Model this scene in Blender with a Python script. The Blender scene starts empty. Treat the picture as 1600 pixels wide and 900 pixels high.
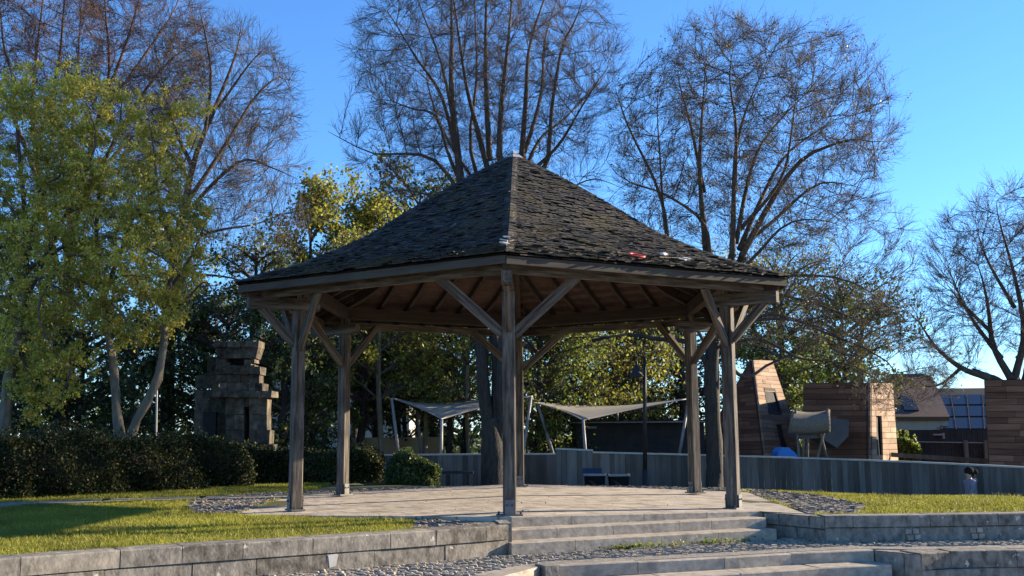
import bpy, math, random
import numpy as np
from mathutils import Matrix, Vector

random.seed(7)
RNG = np.random.default_rng(11)
SC = bpy.context.scene
COL = SC.collection
R = math.radians

# ------------------------------------------------------------------ camera
CAM = np.array([-0.012, -16.9635, 1.043])
YAW, PIT, ROL, FPX = -0.0016, 0.1422, -0.0073, 1609.5
_f = np.array([math.sin(YAW)*math.cos(PIT), math.cos(YAW)*math.cos(PIT), math.sin(PIT)])
_r = np.array([math.cos(YAW), -math.sin(YAW), 0.0]); _u = np.cross(_r, _f)
_r2 = _r*math.cos(ROL)+_u*math.sin(ROL); _u2 = -_r*math.sin(ROL)+_u*math.cos(ROL)
cd = bpy.data.cameras.new('camera'); cam = bpy.data.objects.new('camera', cd); COL.objects.link(cam)
cd.sensor_width = 36; cd.lens = FPX*36/1600; cd.clip_start = 0.1; cd.clip_end = 5000
M4 = Matrix.Identity(4)
for i in range(3):
    M4[i][0] = _r2[i]; M4[i][1] = _u2[i]; M4[i][2] = -_f[i]; M4[i][3] = CAM[i]
cam.matrix_world = M4
SC.camera = cam

# ------------------------------------------------------------------ light
SUN_AZ, SUN_EL = R(19.5), R(17.8)          # azimuth measured from +X towards +Y
w = bpy.data.worlds.new('World'); SC.world = w; w.use_nodes = True
nt = w.node_tree; nt.nodes.clear()
sky = nt.nodes.new('ShaderNodeTexSky'); sky.sky_type = 'NISHITA'; sky.sun_disc = False
sky.sun_elevation = SUN_EL; sky.sun_rotation = math.pi/2-SUN_AZ
sky.air_density = 1.0; sky.dust_density = 0.0; sky.ozone_density = 8.0; sky.altitude = 100
bg = nt.nodes.new('ShaderNodeBackground'); bg.inputs[1].default_value = 0.11
wo = nt.nodes.new('ShaderNodeOutputWorld')
nt.links.new(sky.outputs[0], bg.inputs[0]); nt.links.new(bg.outputs[0], wo.inputs[0])
ld = bpy.data.lights.new('sun', 'SUN'); ld.energy = 5.0; ld.angle = R(0.5); ld.color = (1, 0.85, 0.63)
sun = bpy.data.objects.new('sun', ld); COL.objects.link(sun)
sd = Vector((math.cos(SUN_AZ)*math.cos(SUN_EL), math.sin(SUN_AZ)*math.cos(SUN_EL), math.sin(SUN_EL)))
sun.rotation_euler = sd.to_track_quat('Z', 'Y').to_euler(); sun.location = (40, 20, 30)
SC.view_settings.view_transform = 'Standard'; SC.view_settings.look = 'None'
SC.view_settings.gamma = 1; SC.view_settings.use_curve_mapping = False
SC.view_settings.exposure = 1.55
SC.cycles.max_bounces = 6; SC.cycles.transparent_max_bounces = 4

# ------------------------------------------------------------------ helpers
def at(px, py, Y):
    v = _f+_r2*(px-800)/FPX-_u2*(py-450)/FPX
    return CAM+v*((Y-CAM[1])/v[1])

def tag(o, label=None, cat=None, group=None, kind=None):
    if label: o['label'] = label
    if cat: o['category'] = cat
    if group: o['group'] = group
    if kind: o['kind'] = kind
    return o

def empty(name, loc=(0, 0, 0), rz=0, **k):
    o = bpy.data.objects.new(name, None); COL.objects.link(o)
    o.empty_display_size = 0.3
    o.location = loc; o.rotation_euler = (0, 0, rz); tag(o, **k)
    return o

def adopt(o, parent):
    if parent is None: return
    P = Matrix.Identity(4); p = parent; chain = []
    while p is not None:
        chain.append(p); p = p.parent
    for q in reversed(chain):
        P = P @ q.matrix_basis
    o.parent = parent; I = P.inverted()
    if o.type == 'MESH' and o.matrix_basis == Matrix.Identity(4): o.data.transform(I)
    else: o.matrix_basis = I @ o.matrix_basis

def mesh_np(name, verts, quads=None, tris=None, smooth=False, mats=None, parent=None, loc=None, mat_idx=None):
    me = bpy.data.meshes.new(name)
    verts = np.asarray(verts, dtype=np.float32).reshape(-1, 3)
    nq = 0 if quads is None else len(quads); ntr = 0 if tris is None else len(tris)
    me.vertices.add(len(verts)); me.vertices.foreach_set('co', verts.ravel())
    li = []
    if nq: li.append(np.asarray(quads, dtype=np.int32).ravel())
    if ntr: li.append(np.asarray(tris, dtype=np.int32).ravel())
    li = np.concatenate(li); me.loops.add(len(li)); me.loops.foreach_set('vertex_index', li)
    me.polygons.add(nq+ntr)
    st = np.concatenate([np.arange(nq)*4, nq*4+np.arange(ntr)*3]).astype(np.int32)
    me.polygons.foreach_set('loop_start', st)
    me.polygons.foreach_set('use_smooth', np.full(nq+ntr, bool(smooth)))
    if mats is not None:
        for m in (mats if isinstance(mats, (list, tuple)) else [mats]): me.materials.append(m)
    if mat_idx is not None: me.polygons.foreach_set('material_index', np.asarray(mat_idx, dtype=np.int32))
    me.update(calc_edges=True)
    o = bpy.data.objects.new(name, me); COL.objects.link(o)
    if loc is not None: o.location = loc
    adopt(o, parent)
    return o

BOXF = np.array([[0, 1, 3, 2], [4, 6, 7, 5], [0, 4, 5, 1], [2, 3, 7, 6], [0, 2, 6, 4], [1, 5, 7, 3]])
class MB:
    def __init__(s): s.v = []; s.f = []; s.t = []; s.n = 0
    def add(s, v, f=None, t=None):
        v = np.asarray(v, dtype=float).reshape(-1, 3)
        if f is not None and len(f): s.f.append(np.asarray(f)+s.n)
        if t is not None and len(t): s.t.append(np.asarray(t)+s.n)
        s.v.append(v); s.n += len(v)
    def box8(s, P):   # P order index = 4*ix+2*iy+iz
        s.add(P, BOXF)
    def box(s, c, size, rz=0, M=None):
        g = np.array([[x, y, z] for x in (-.5, .5) for y in (-.5, .5) for z in (-.5, .5)])*np.array(size)
        if M is not None: g = g @ np.array(M).T
        if rz:
            ca, sa = math.cos(rz), math.sin(rz); g = g @ np.array([[ca, sa, 0], [-sa, ca, 0], [0, 0, 1]])
        s.box8(g+np.array(c))
    def prism(s, poly, z0, z1):   # poly list of (x,y), z0/z1 scalars or lists
        n = len(poly); z0 = np.broadcast_to(z0, n); z1 = np.broadcast_to(z1, n)
        v = [(p[0], p[1], z0[i]) for i, p in enumerate(poly)]+[(p[0], p[1], z1[i]) for i, p in enumerate(poly)]
        f = [[i, (i+1) % n, n+(i+1) % n, n+i] for i in range(n)]
        t = [[n, n+i, n+i+1] for i in range(1, n-1)]+[[0, i+1, i] for i in range(1, n-1)]
        s.add(v, f, t)
    def extr(s, A, off):   # polygon A (3d pts) extruded by vector off
        A = np.asarray(A, float); n = len(A)
        v = np.concatenate([A, A+np.asarray(off)])
        f = [[i, (i+1) % n, n+(i+1) % n, n+i] for i in range(n)]
        t = [[n, n+i, n+i+1] for i in range(1, n-1)]+[[0, i+1, i] for i in range(1, n-1)]
        s.add(v, f, t)
    def tube(s, p0, p1, r0, r1=None, S=8, cap=True):
        r1 = r0 if r1 is None else r1
        v, f = tubes(np.array([[p0, p1]], float), np.array([[r0, r1]], float), S)
        t = []
        if cap: t = [[0, i+1, i] for i in range(1, S-1)]+[[S, S+i, S+i+1] for i in range(1, S-1)]
        s.add(v, f, t)
    def build(s, name, mat, parent=None, smooth=False, **k):
        v = np.concatenate(s.v); f = np.concatenate(s.f) if s.f else None; t = np.concatenate(s.t) if s.t else None
        o = mesh_np(name, v, f, t, smooth=smooth, mats=mat, parent=parent)
        tag(o, **k); return o

def tubes(P, Rr, S=5):
    """P [N,K,3], Rr [N,K] -> verts, quads"""
    N, K, _ = P.shape
    T = np.gradient(P, axis=1) if K > 2 else np.repeat((P[:, 1:]-P[:, :1]), 2, axis=1)
    T /= np.linalg.norm(T, axis=2, keepdims=True)+1e-9
    ref = np.zeros((N, 1, 3)); D = P[:, -1]-P[:, 0]
    hz = np.abs(D[:, 2]) < 0.7*np.linalg.norm(D, axis=1)
    ref[hz, 0, 2] = 1; ref[~hz, 0, 0] = 1
    U = np.cross(T, np.broadcast_to(ref, T.shape)); U /= np.linalg.norm(U, axis=2, keepdims=True)+1e-9
    V = np.cross(T, U)
    a = np.arange(S)*2*np.pi/S
    ring = P[:, :, None, :]+Rr[:, :, None, None]*(U[:, :, None, :]*np.cos(a)[None, None, :, None]+V[:, :, None, :]*np.sin(a)[None, None, :, None])
    verts = ring.reshape(-1, 3)
    base = (np.arange(N)*K*S)[:, None, None]+(np.arange(K-1)*S)[None, :, None]
    j = np.arange(S)[None, None, :]; j2 = (j+1) % S
    q = np.stack([base+j, base+j2, base+S+j2, base+S+j], axis=-1).reshape(-1, 4)
    return verts, q

# ------------------------------------------------------------------ materials
def newmat(name):
    m = bpy.data.materials.new(name); m.use_nodes = True
    n = m.node_tree; b = n.nodes['Principled BSDF']; return m, n, b

def ramp(n, stops):
    r = n.nodes.new('ShaderNodeValToRGB'); e = r.color_ramp.elements
    while len(e) < len(stops): e.new(0.5)
    for i, (p, c) in enumerate(stops): e[i].position = p; e[i].color = (*c, 1)
    return r

def noise_mat(name, stops, scale=4, stretch=(1, 1, 1), detail=6, rough=0.85, bump=0.3, bscale=None, island=0.0, dist=0.02, coord='Object', spec=0.3, metallic=0.0, stain=None):
    m, n, b = newmat(name)
    tc = n.nodes.new('ShaderNodeTexCoord'); mp = n.nodes.new('ShaderNodeMapping'); mp.inputs['Scale'].default_value = stretch
    n.links.new(tc.outputs[coord], mp.inputs[0])
    nz = n.nodes.new('ShaderNodeTexNoise'); nz.inputs['Scale'].default_value = scale; nz.inputs['Detail'].default_value = detail; nz.inputs['Roughness'].default_value = 0.65
    n.links.new(mp.outputs[0], nz.inputs['Vector'])
    fac = nz.outputs['Fac']
    r = ramp(n, stops)
    if island:
        g = n.nodes.new('ShaderNodeNewGeometry')
        ma = n.nodes.new('ShaderNodeMath'); ma.operation = 'MULTIPLY_ADD'
        n.links.new(g.outputs['Random Per Island'], ma.inputs[0]); ma.inputs[1].default_value = island; ma.inputs[2].default_value = -island/2
        ad = n.nodes.new('ShaderNodeMath'); ad.operation = 'ADD'; n.links.new(fac, ad.inputs[0]); n.links.new(ma.outputs[0], ad.inputs[1]); fac = ad.outputs[0]
    n.links.new(fac, r.inputs[0])
    colout = r.outputs[0]
    if stain:
        sc, lo, hi, c = stain
        n2 = n.nodes.new('ShaderNodeTexNoise'); n2.inputs['Scale'].default_value = sc; n2.inputs['Detail'].default_value = 5
        n.links.new(tc.outputs[coord], n2.inputs['Vector'])
        r2 = ramp(n, [(lo, (0, 0, 0)), (hi, (1, 1, 1))]); n.links.new(n2.outputs['Fac'], r2.inputs[0])
        mx = n.nodes.new('ShaderNodeMix'); mx.data_type = 'RGBA'
        n.links.new(r2.outputs[0], mx.inputs['Factor']); n.links.new(colout, mx.inputs[6]); mx.inputs[7].default_value = (*c, 1)
        colout = mx.outputs[2]
    n.links.new(colout, b.inputs['Base Color'])
    b.inputs['Roughness'].default_value = rough; b.inputs['Specular IOR Level'].default_value = spec; b.inputs['Metallic'].default_value = metallic
    if bump:
        nb = n.nodes.new('ShaderNodeTexNoise'); nb.inputs['Scale'].default_value = bscale or scale*3; nb.inputs['Detail'].default_value = 6
        n.links.new(mp.outputs[0], nb.inputs['Vector'])
        bp = n.nodes.new('ShaderNodeBump'); bp.inputs['Strength'].default_value = bump; bp.inputs['Distance'].default_value = dist
        n.links.new(nb.outputs['Fac'], bp.inputs['Height']); n.links.new(bp.outputs[0], b.inputs['Normal'])
    return m

def leaf_mat(name, stops, trans=0.35, rough=0.5, spec=0.35):
    m, n, b = newmat(name)
    g = n.nodes.new('ShaderNodeNewGeometry'); r = ramp(n, stops); n.links.new(g.outputs['Random Per Island'], r.inputs[0])
    tc = n.nodes.new('ShaderNodeTexCoord'); nz = n.nodes.new('ShaderNodeTexNoise'); nz.inputs['Scale'].default_value = 0.7; nz.inputs['Detail'].default_value = 2
    n.links.new(tc.outputs['Object'], nz.inputs['Vector'])
    hs = n.nodes.new('ShaderNodeHueSaturation'); mr = n.nodes.new('ShaderNodeMapRange'); mr.inputs[1].default_value = .3; mr.inputs[2].default_value = .7; mr.inputs[3].default_value = .7; mr.inputs[4].default_value = 1.3
    n.links.new(nz.outputs['Fac'], mr.inputs[0]); n.links.new(mr.outputs[0], hs.inputs['Value']); n.links.new(r.outputs[0], hs.inputs['Color'])
    n.links.new(hs.outputs[0], b.inputs['Base Color']); b.inputs['Roughness'].default_value = rough; b.inputs['Specular IOR Level'].default_value = spec
    t = n.nodes.new('ShaderNodeBsdfTranslucent'); n.links.new(hs.outputs[0], t.inputs[0])
    mx = n.nodes.new('ShaderNodeMixShader'); mx.inputs[0].default_value = trans
    out = [x for x in n.nodes if x.type == 'OUTPUT_MATERIAL'][0]
    n.links.new(b.outputs[0], mx.inputs[1]); n.links.new(t.outputs[0], mx.inputs[2]); n.links.new(mx.outputs[0], out.inputs[0])
    return m

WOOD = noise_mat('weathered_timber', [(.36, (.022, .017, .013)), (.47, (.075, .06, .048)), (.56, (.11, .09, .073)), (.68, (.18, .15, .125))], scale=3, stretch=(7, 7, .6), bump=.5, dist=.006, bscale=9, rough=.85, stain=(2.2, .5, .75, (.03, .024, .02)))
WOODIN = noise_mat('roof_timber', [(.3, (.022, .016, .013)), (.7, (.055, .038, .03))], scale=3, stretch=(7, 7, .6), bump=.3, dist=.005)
FASCIA = noise_mat('fascia_timber', [(.3, (.028, .023, .018)), (.7, (.075, .062, .048))], scale=3, stretch=(6, 6, .5), bump=.3, dist=.004, stain=(1.5, .5, .7, (.05, .055, .035)))
SOFFIT = noise_mat('soffit_boards', [(.3, (.03, .018, .015)), (.7, (.075, .044, .036))], scale=5, stretch=(1, 1, 1), bump=.2, island=.35)
SHINGLE = noise_mat('wooden_shingle', [(.18, (.008, .008, .009)), (.42, (.02, .017, .0145)), (.62, (.042, .034, .026)), (.88, (.11, .088, .064))], scale=9, bump=.4, dist=.006, island=.42, rough=.75, spec=.3, stain=(1.6, .5, .7, (.06, .047, .02)))
LEAD = noise_mat('lead_sheet', [(.3, (.2, .2, .22)), (.7, (.36, .36, .38))], scale=5, bump=.2, rough=.5)
STEEL = noise_mat('galvanised_steel', [(.3, (.1, .095, .09)), (.7, (.2, .19, .18))], scale=12, bump=.1, rough=.7, metallic=.2)
CONC = noise_mat('stone_block', [(.32, (.075, .064, .05)), (.5, (.19, .168, .138)), (.75, (.33, .285, .23))], scale=8, stretch=(1.3, 1.3, .9), bump=.45, dist=.01, bscale=26, island=.16, stain=(9, .66, .7, (.5, .44, .35)))
STEP = noise_mat('step_stone', [(.28, (.19, .16, .122)), (.5, (.32, .27, .21)), (.7, (.43, .365, .285))], scale=8, stretch=(1, 1, 1.5), bump=.5, dist=.006, bscale=18, island=.12, stain=(3, .6, .75, (.17, .15, .13)))
COBBLE = noise_mat('cobble_granite', [(.25, (.17, .14, .105)), (.75, (.36, .305, .235))], scale=7, bump=.3, island=.32)
COBBLED = noise_mat('brown_cobble', [(.25, (.09, .072, .056)), (.75, (.24, .2, .155))], scale=7, bump=.3, island=.5)
SAND = noise_mat('joint_sand', [(.3, (.16, .14, .115)), (.7, (.3, .265, .215))], scale=9, bump=.5)
SOIL = noise_mat('lawn_soil', [(.3, (.045, .05, .018)), (.7, (.085, .085, .03))], scale=2.5, bump=.4)
BARK = noise_mat('grey_bark', [(.3, (.022, .018, .015)), (.7, (.065, .053, .043))], scale=6, stretch=(3, 3, .7), bump=.7, dist=.03)
TWIG = noise_mat('twig_bark', [(.3, (.055, .041, .033)), (.7, (.12, .09, .07))], scale=3, bump=0)
REDTWIG = noise_mat('budding_twig', [(.3, (.06, .035, .028)), (.7, (.13, .075, .055))], scale=3, bump=0)
PALEBARK = noise_mat('pale_bark', [(.3, (.09, .072, .05)), (.7, (.22, .18, .125))], scale=5, stretch=(2, 2, .6), bump=.6, dist=.02)
FENCE = noise_mat('grey_fence_board', [(.25, (.075, .063, .052)), (.5, (.125, .107, .09)), (.75, (.2, .173, .148))], scale=1.6, stretch=(3, 3, .4), bump=.3, dist=.004, island=.42)
RAIL = noise_mat('pale_fence_rail', [(.3, (.36, .34, .31)), (.7, (.52, .49, .45))], scale=4, bump=.1)
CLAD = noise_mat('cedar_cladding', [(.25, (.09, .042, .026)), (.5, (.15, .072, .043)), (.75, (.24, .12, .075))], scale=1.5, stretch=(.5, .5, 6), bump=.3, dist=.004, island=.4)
CLADL = noise_mat('sunlit_cladding', [(.25, (.17, .105, .065)), (.5, (.26, .165, .105)), (.75, (.36, .24, .16))], scale=1.5, stretch=(.5, .5, 6), bump=.3, dist=.004, island=.4)  # cladding lightened for the sun-facing walls; sunlight put into the colour
RUIN = noise_mat('old_carved_stone', [(.32, (.016, .0135, .011)), (.5, (.07, .057, .042)), (.74, (.18, .147, .108))], scale=5, bump=.9, dist=.04, bscale=9, island=.2, stain=(3.3, .5, .65, (.08, .055, .035)))
RUIN_SHADE = noise_mat('shaded_wing_stone', [(.32, (.015, .014, .01)), (.5, (.05, .045, .032)), (.75, (.12, .1, .075))], scale=5, bump=.9, dist=.04, bscale=9, island=.2)  # turret stone darkened for the side wing; its shade is put into the colour
DARK = noise_mat('dark_boards', [(.3, (.022, .021, .022)), (.7, (.045, .042, .042))], scale=3, bump=.1)
DARKW = noise_mat('dark_opening', [(.3, (.01, .01, .011)), (.7, (.02, .02, .022))], scale=3, bump=0)
SLATE = noise_mat('house_roof_tile', [(.3, (.09, .055, .045)), (.7, (.15, .1, .08))], scale=6, stretch=(1, 1, 5), bump=.3)
RENDERW = noise_mat('pale_render', [(.3, (.3, .29, .26)), (.7, (.38, .365, .33))], scale=2, bump=.1)
OCHRE = noise_mat('ochre_render', [(.3, (.36, .24, .13)), (.7, (.5, .35, .2))], scale=2, bump=.2)
CANVAS = noise_mat('sail_canvas', [(.3, (.22, .2, .16)), (.7, (.29, .26, .21))], scale=2, bump=.05)
NETTING = noise_mat('rope_net', [(.3, (.1, .088, .07)), (.7, (.24, .21, .17))], scale=30, bump=.6, dist=.02)
POLE = noise_mat('painted_pole', [(.3, (.2, .19, .19)), (.7, (.3, .29, .29))], scale=6, bump=0, rough=.5)
BLACK = noise_mat('black_paint', [(.3, (.012, .012, .013)), (.7, (.025, .025, .027))], scale=6, bump=0, rough=.5)
BINBLUE = noise_mat('dark_blue_plastic', [(.3, (.004, .006, .01)), (.7, (.008, .011, .018))], scale=4, bump=0, rough=.8, spec=.1)
BINLID = noise_mat('blue_lid', [(.3, (.012, .025, .06)), (.7, (.02, .04, .09))], scale=4, bump=0, rough=.4)
BINRIM = noise_mat('grey_rim', [(.3, (.16, .17, .18)), (.7, (.24, .25, .26))], scale=4, bump=0, rough=.4)
BLUE = noise_mat('bright_blue_plastic', [(.3, (.01, .15, .5)), (.7, (.02, .22, .62))], scale=3, bump=0, rough=.35)
RED = noise_mat('red_plastic', [(.3, (.6, .05, .03)), (.7, (.75, .1, .06))], scale=3, bump=0, rough=.4)
WHITE = noise_mat('white_paint', [(.3, (.6, .6, .6)), (.7, (.75, .75, .75))], scale=3, bump=0, rough=.5)
GREYSL = noise_mat('grey_slide', [(.3, (.05, .053, .06)), (.7, (.08, .083, .09))], scale=3, bump=0, rough=.4)
SKIN = noise_mat('skin', [(.3, (.42, .26, .18)), (.7, (.5, .32, .23))], scale=9, bump=0, rough=.6)
HAIR = noise_mat('dark_hair', [(.3, (.012, .01, .009)), (.7, (.03, .025, .02))], scale=30, bump=.3, rough=.95, spec=.1)
LILAC = noise_mat('lilac_jacket', [(.3, (.2, .17, .2)), (.7, (.28, .24, .27))], scale=12, bump=.3, rough=.9)
TROUS = noise_mat('dark_trousers', [(.3, (.03, .035, .05)), (.7, (.05, .055, .075))], scale=12, bump=.2)
def glass_mat():
    m, n, b = newmat('window_glass'); b.inputs['Base Color'].default_value = (.02, .03, .05, 1); b.inputs['Roughness'].default_value = .25; b.inputs['Specular IOR Level'].default_value = .15
    return m
GLASS = glass_mat()
LEAF_Y = leaf_mat('spring_leaf', [(.0, (.26, .28, .035)), (.45, (.45, .41, .055)), (.82, (.55, .48, .1)), (1, (.5, .3, .14))], trans=.5)
LEAF_G = leaf_mat('green_leaf', [(0, (.07, .11, .018)), (.6, (.16, .21, .035)), (1, (.3, .31, .06))], trans=.5)
LEAF_YG = leaf_mat('yellow_green_leaf', [(0, (.13, .155, .02)), (.6, (.28, .28, .04)), (1, (.42, .36, .08))], trans=.5)
LEAF_D = leaf_mat('evergreen_leaf', [(0, (.02, .036, .012)), (.6, (.06, .09, .023)), (1, (.17, .19, .045))], trans=.35)
LEAF_H = leaf_mat('hedge_leaf', [(0, (.016, .022, .008)), (.6, (.035, .045, .014)), (.9, (.07, .075, .02)), (1, (.12, .06, .03))], trans=.2, spec=.15)
LEAF_BR = leaf_mat('bronze_leaf', [(0, (.09, .075, .03)), (.6, (.15, .13, .045)), (1, (.22, .16, .06))], trans=.35)
GRASS = leaf_mat('grass_blade', [(0, (.14, .15, .012)), (.6, (.24, .235, .02)), (1, (.4, .35, .07))], trans=.35, rough=.6)

# ------------------------------------------------------------------ ground levels
WX = np.array([-40, -14, -9, -4.58, -3.71, -2.76, -1.86, -1.08, -.31, -.12, -.10, 3.50, 3.55, 4.02, 6.7, 9.5, 14, 40.])
WY = np.array([-40, -16, -11, -7.6, -6.9, -6.3, -5.7, -5.25, -4.65, -4.45, -3.35, -1.9, -2.3, -3.3, -3.1, -2.55, -1.2, 8.])
def yw(x): return np.interp(x, WX, WY)
def upper_z(x, y):
    x = np.asarray(x, float); y = np.asarray(y, float)
    cap = np.interp(x, [-4.5, -2, 4, 6], [0, .55, .8, .9])
    cy = np.interp(x, [-4, -2, 3, 4.3, 7, 9, 12, 40], [7, 5.8, 5.4, 3.6, 2.6, 1.6, .3, -6])
    t = np.clip((y-cy)*.28, 0, None)
    z = -.035-np.minimum(t, cap)
    z = z-np.clip(np.interp(x, [3.5, 7], [0, .03])*np.clip(y+1, 0, 3), 0, .1)
    z = z+.012*np.sin(x*1.3+y*.7)*np.sin(y*1.1-x*.4)
    return z
def deck_z(x, y):
    x = np.asarray(x, float); y = np.asarray(y, float)
    return .04-.06*np.clip(np.abs(x)/3.3, 0, 1.15)+.0*y

gx = np.concatenate([np.linspace(-1500, -60, 12), np.linspace(-50, -14, 25), np.arange(-13, 14, .12), np.linspace(14.5, 50, 25), np.linspace(60, 1500, 12)])
gy = np.concatenate([np.linspace(-60, -14, 14), np.arange(-13, 12, .12), np.linspace(12.5, 60, 30), np.linspace(80, 3000, 14)])
GX, GY = np.meshgrid(gx, gy, indexing='ij')
GZ = np.where(GY > yw(GX)+.16, upper_z(GX, GY), -1.3)
vi = np.arange(GX.size).reshape(GX.shape)
q = np.stack([vi[:-1, :-1], vi[1:, :-1], vi[1:, 1:], vi[:-1, 1:]], -1).reshape(-1, 4)
tag(mesh_np('ground', np.stack([GX, GY, GZ], -1), q, smooth=False, mats=SOIL), kind='structure')
m = MB(); m.prism([(-30, -30), (30, -30), (30, 0), (-30, 0)], -1.25, -.9)
m.build('plaza_paving', STEP, kind='structure')

# paved floor under the pavilion, laid in curved slabs
DECK = [(0, -3.87), (3.42, -2.33), (3.9, -2.75), (4.3, 2.4), (2.2, 3.9), (0, 4.9), (-2.2, 3.9), (-4.15, 2.4), (-3.95, -2.25)]
def inpoly(x, y, P):
    x = np.asarray(x); y = np.asarray(y); c = np.zeros(x.shape, bool); n = len(P)
    for i in range(n):
        x0, y0 = P[i]; x1, y1 = P[(i+1) % n]
        if y0 == y1: continue
        k = ((y0 > y) != (y1 > y)) & (x < (x1-x0)*(y-y0)/(y1-y0)+x0); c ^= k
    return c
def deck_mat():
    m, n, b = newmat('pavilion_paving')
    tc = n.nodes.new('ShaderNodeTexCoord'); mp = n.nodes.new('ShaderNodeMapping'); mp.inputs['Rotation'].default_value = (0, 0, R(-24))
    n.links.new(tc.outputs['Object'], mp.inputs[0])
    br = n.nodes.new('ShaderNodeTexBrick'); br.inputs['Scale'].default_value = 1.0; br.inputs['Mortar Size'].default_value = .012
    br.inputs['Brick Width'].default_value = .62; br.inputs['Row Height'].default_value = .42
    br.inputs['Color1'].default_value = (.46, .4, .325, 1); br.inputs['Color2'].default_value = (.38, .33, .27, 1); br.inputs['Mortar'].default_value = (.19, .16, .13, 1)
    n.links.new(mp.outputs[0], br.inputs[0])
    nz = n.nodes.new('ShaderNodeTexNoise'); nz.inputs['Scale'].default_value = 2.3; nz.inputs['Detail'].default_value = 8; n.links.new(tc.outputs['Object'], nz.inputs['Vector'])
    r = ramp(n, [(.33, (.42, .37, .31)), (.47, (.86, .82, .76)), (.6, (1, 1, 1)), (.72, (1.0, .9, .8))]); n.links.new(nz.outputs['Fac'], r.inputs[0])
    mx = n.nodes.new('ShaderNodeMix'); mx.data_type = 'RGBA'; mx.blend_type = 'MULTIPLY'; mx.inputs['Factor'].default_value = .8
    n.links.new(br.outputs[0], mx.inputs[6]); n.links.new(r.outputs[0], mx.inputs[7]); n.links.new(mx.outputs[2], b.inputs['Base Color'])
    b.inputs['Roughness'].default_value = .8
    bp = n.nodes.new('ShaderNodeBump'); bp.inputs['Strength'].default_value = .8; bp.inputs['Distance'].default_value = .022
    n3 = n.nodes.new('ShaderNodeTexNoise'); n3.inputs['Scale'].default_value = 5; n3.inputs['Detail'].default_value = 6; n.links.new(tc.outputs['Object'], n3.inputs['Vector'])
    n.links.new(n3.outputs['Fac'], bp.inputs['Height']); n.links.new(bp.outputs[0], b.inputs['Normal'])
    return m
m = MB()
ctr = (0, 0)
N = len(DECK)
for i in range(N):
    a, b_ = DECK[i], DECK[(i+1) % N]
    K = 10
    for k in range(K):
        r0, r1 = k/K, (k+1)/K
        Q = [(a[0]*r0, a[1]*r0), (a[0]*r1, a[1]*r1), (b_[0]*r1, b_[1]*r1), (b_[0]*r0, b_[1]*r0)]
        L = [(x, y, float(deck_z(x, y))) for x, y in Q]
        if k == 0: m.add([L[0], L[1], L[2]], None, [[0, 1, 2]])
        else: m.add(L, [[0, 1, 2, 3]])
    m.add([(a[0], a[1], float(deck_z(*a))), (b_[0], b_[1], float(deck_z(*b_))), (b_[0], b_[1], -.4), (a[0], a[1], -.4)], [[0, 3, 2, 1]])
m.build('pavilion_floor', deck_mat(), kind='structure')

# cobbles
def scatter_stones(polys, size, zf, seed, gap=.006, hh=.012, tilt=0.0):
    rg = np.random.default_rng(seed); V = []; F = []; T = []; n = 0
    for P in polys:
        xs = [p[0] for p in P]; ys = [p[1] for p in P]
        nrow = int((max(ys)-min(ys))/size[1])
        for j in range(nrow):
            yy = min(ys)+(j+.5)*size[1]; x = min(xs)+rg.uniform(0, size[0])
            while x < max(xs):
                wd = size[0]*rg.uniform(.75, 1.3); cx = x+wd/2; cy = yy+.015*rg.normal()
                # rows follow the long edge of the strip
                if inpoly(np.array([cx]), np.array([cy]), P)[0]:
                    z = float(zf(cx, cy))+.006*rg.normal(); a = rg.normal()*.08
                    hx, hy = wd/2-gap, size[1]/2-gap; h = hh
                    pts = []
                    for (sx, sy, zz) in [(-1, -1, -.04), (1, -1, -.04), (1, 1, -.04), (-1, 1, -.04)]: pts.append((sx*hx, sy*hy, zz))
                    for (sx, sy) in [(-1, -1), (1, -1), (1, 1), (-1, 1)]: pts.append((sx*hx*.97, sy*hy*.97, h*.4))
                    tx_, ty_ = rg.normal(size=2)*tilt
                    for (sx, sy) in [(-1, -1), (1, -1), (1, 1), (-1, 1)]: pts.append((sx*hx*.66, sy*hy*.66, h*rg.uniform(.8, 1.4)+sx*tx_+sy*ty_))
                    pts = np.array(pts); ca, sa = math.cos(a), math.sin(a)
                    pts[:, :2] = pts[:, :2] @ np.array([[ca, sa], [-sa, ca]])
                    V.append(pts+np.array([cx, cy, z]))
                    f = np.array([[0, 1, 5, 4], [1, 2, 6, 5], [2, 3, 7, 6], [3, 0, 4, 7], [4, 5, 9, 8], [5, 6, 10, 9], [6, 7, 11, 10], [7, 4, 8, 11], [8, 9, 10, 11]])+n
                    F.append(f); n += 12
                x += wd
    return np.concatenate(V), np.concatenate(F)
LAND_Z = -.36
def lowedge(x): return np.interp(x, [-14, -6, -3, -1.2, -.2, .15, .42, 1.99, 3.31, 4.3, 4.75, 6.5, 9.5, 14], [-18, -11.5, -9, -7.5, -6.2, -5.6, -5.39, -4.88, -4.36, -4.02, -4.22, -4.1, -3.7, -2.6])
land = []
XS = np.concatenate([np.linspace(-9, -.1, 28), np.linspace(0, 12, 36)])
top = [(x, float(yw(x))+(0.1 if (x < -.1 or x > 3.5) else -.9)) for x in XS]
bot = [(x, float(lowedge(x))+.1) for x in XS]
m = MB()
for i in range(len(XS)-1):
    m.prism([bot[i], bot[i+1], top[i+1], top[i]], -1.2, LAND_Z-.003)
m.build('landing_bed', SAND, kind='structure')
LP = [(x, y+.3) for x, y in bot]+[(x, y) for x, y in reversed(top)]
V, F = scatter_stones([LP], (.092, .066), lambda x, y: LAND_Z, 3)
side_left = [(-3.97, -2.2), (-4.18, 2.3), (-4.6, 3.6), (-5.6, 2.2), (-5.5, .6), (-5.1, -.6), (-4.6, -2.0)]
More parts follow.
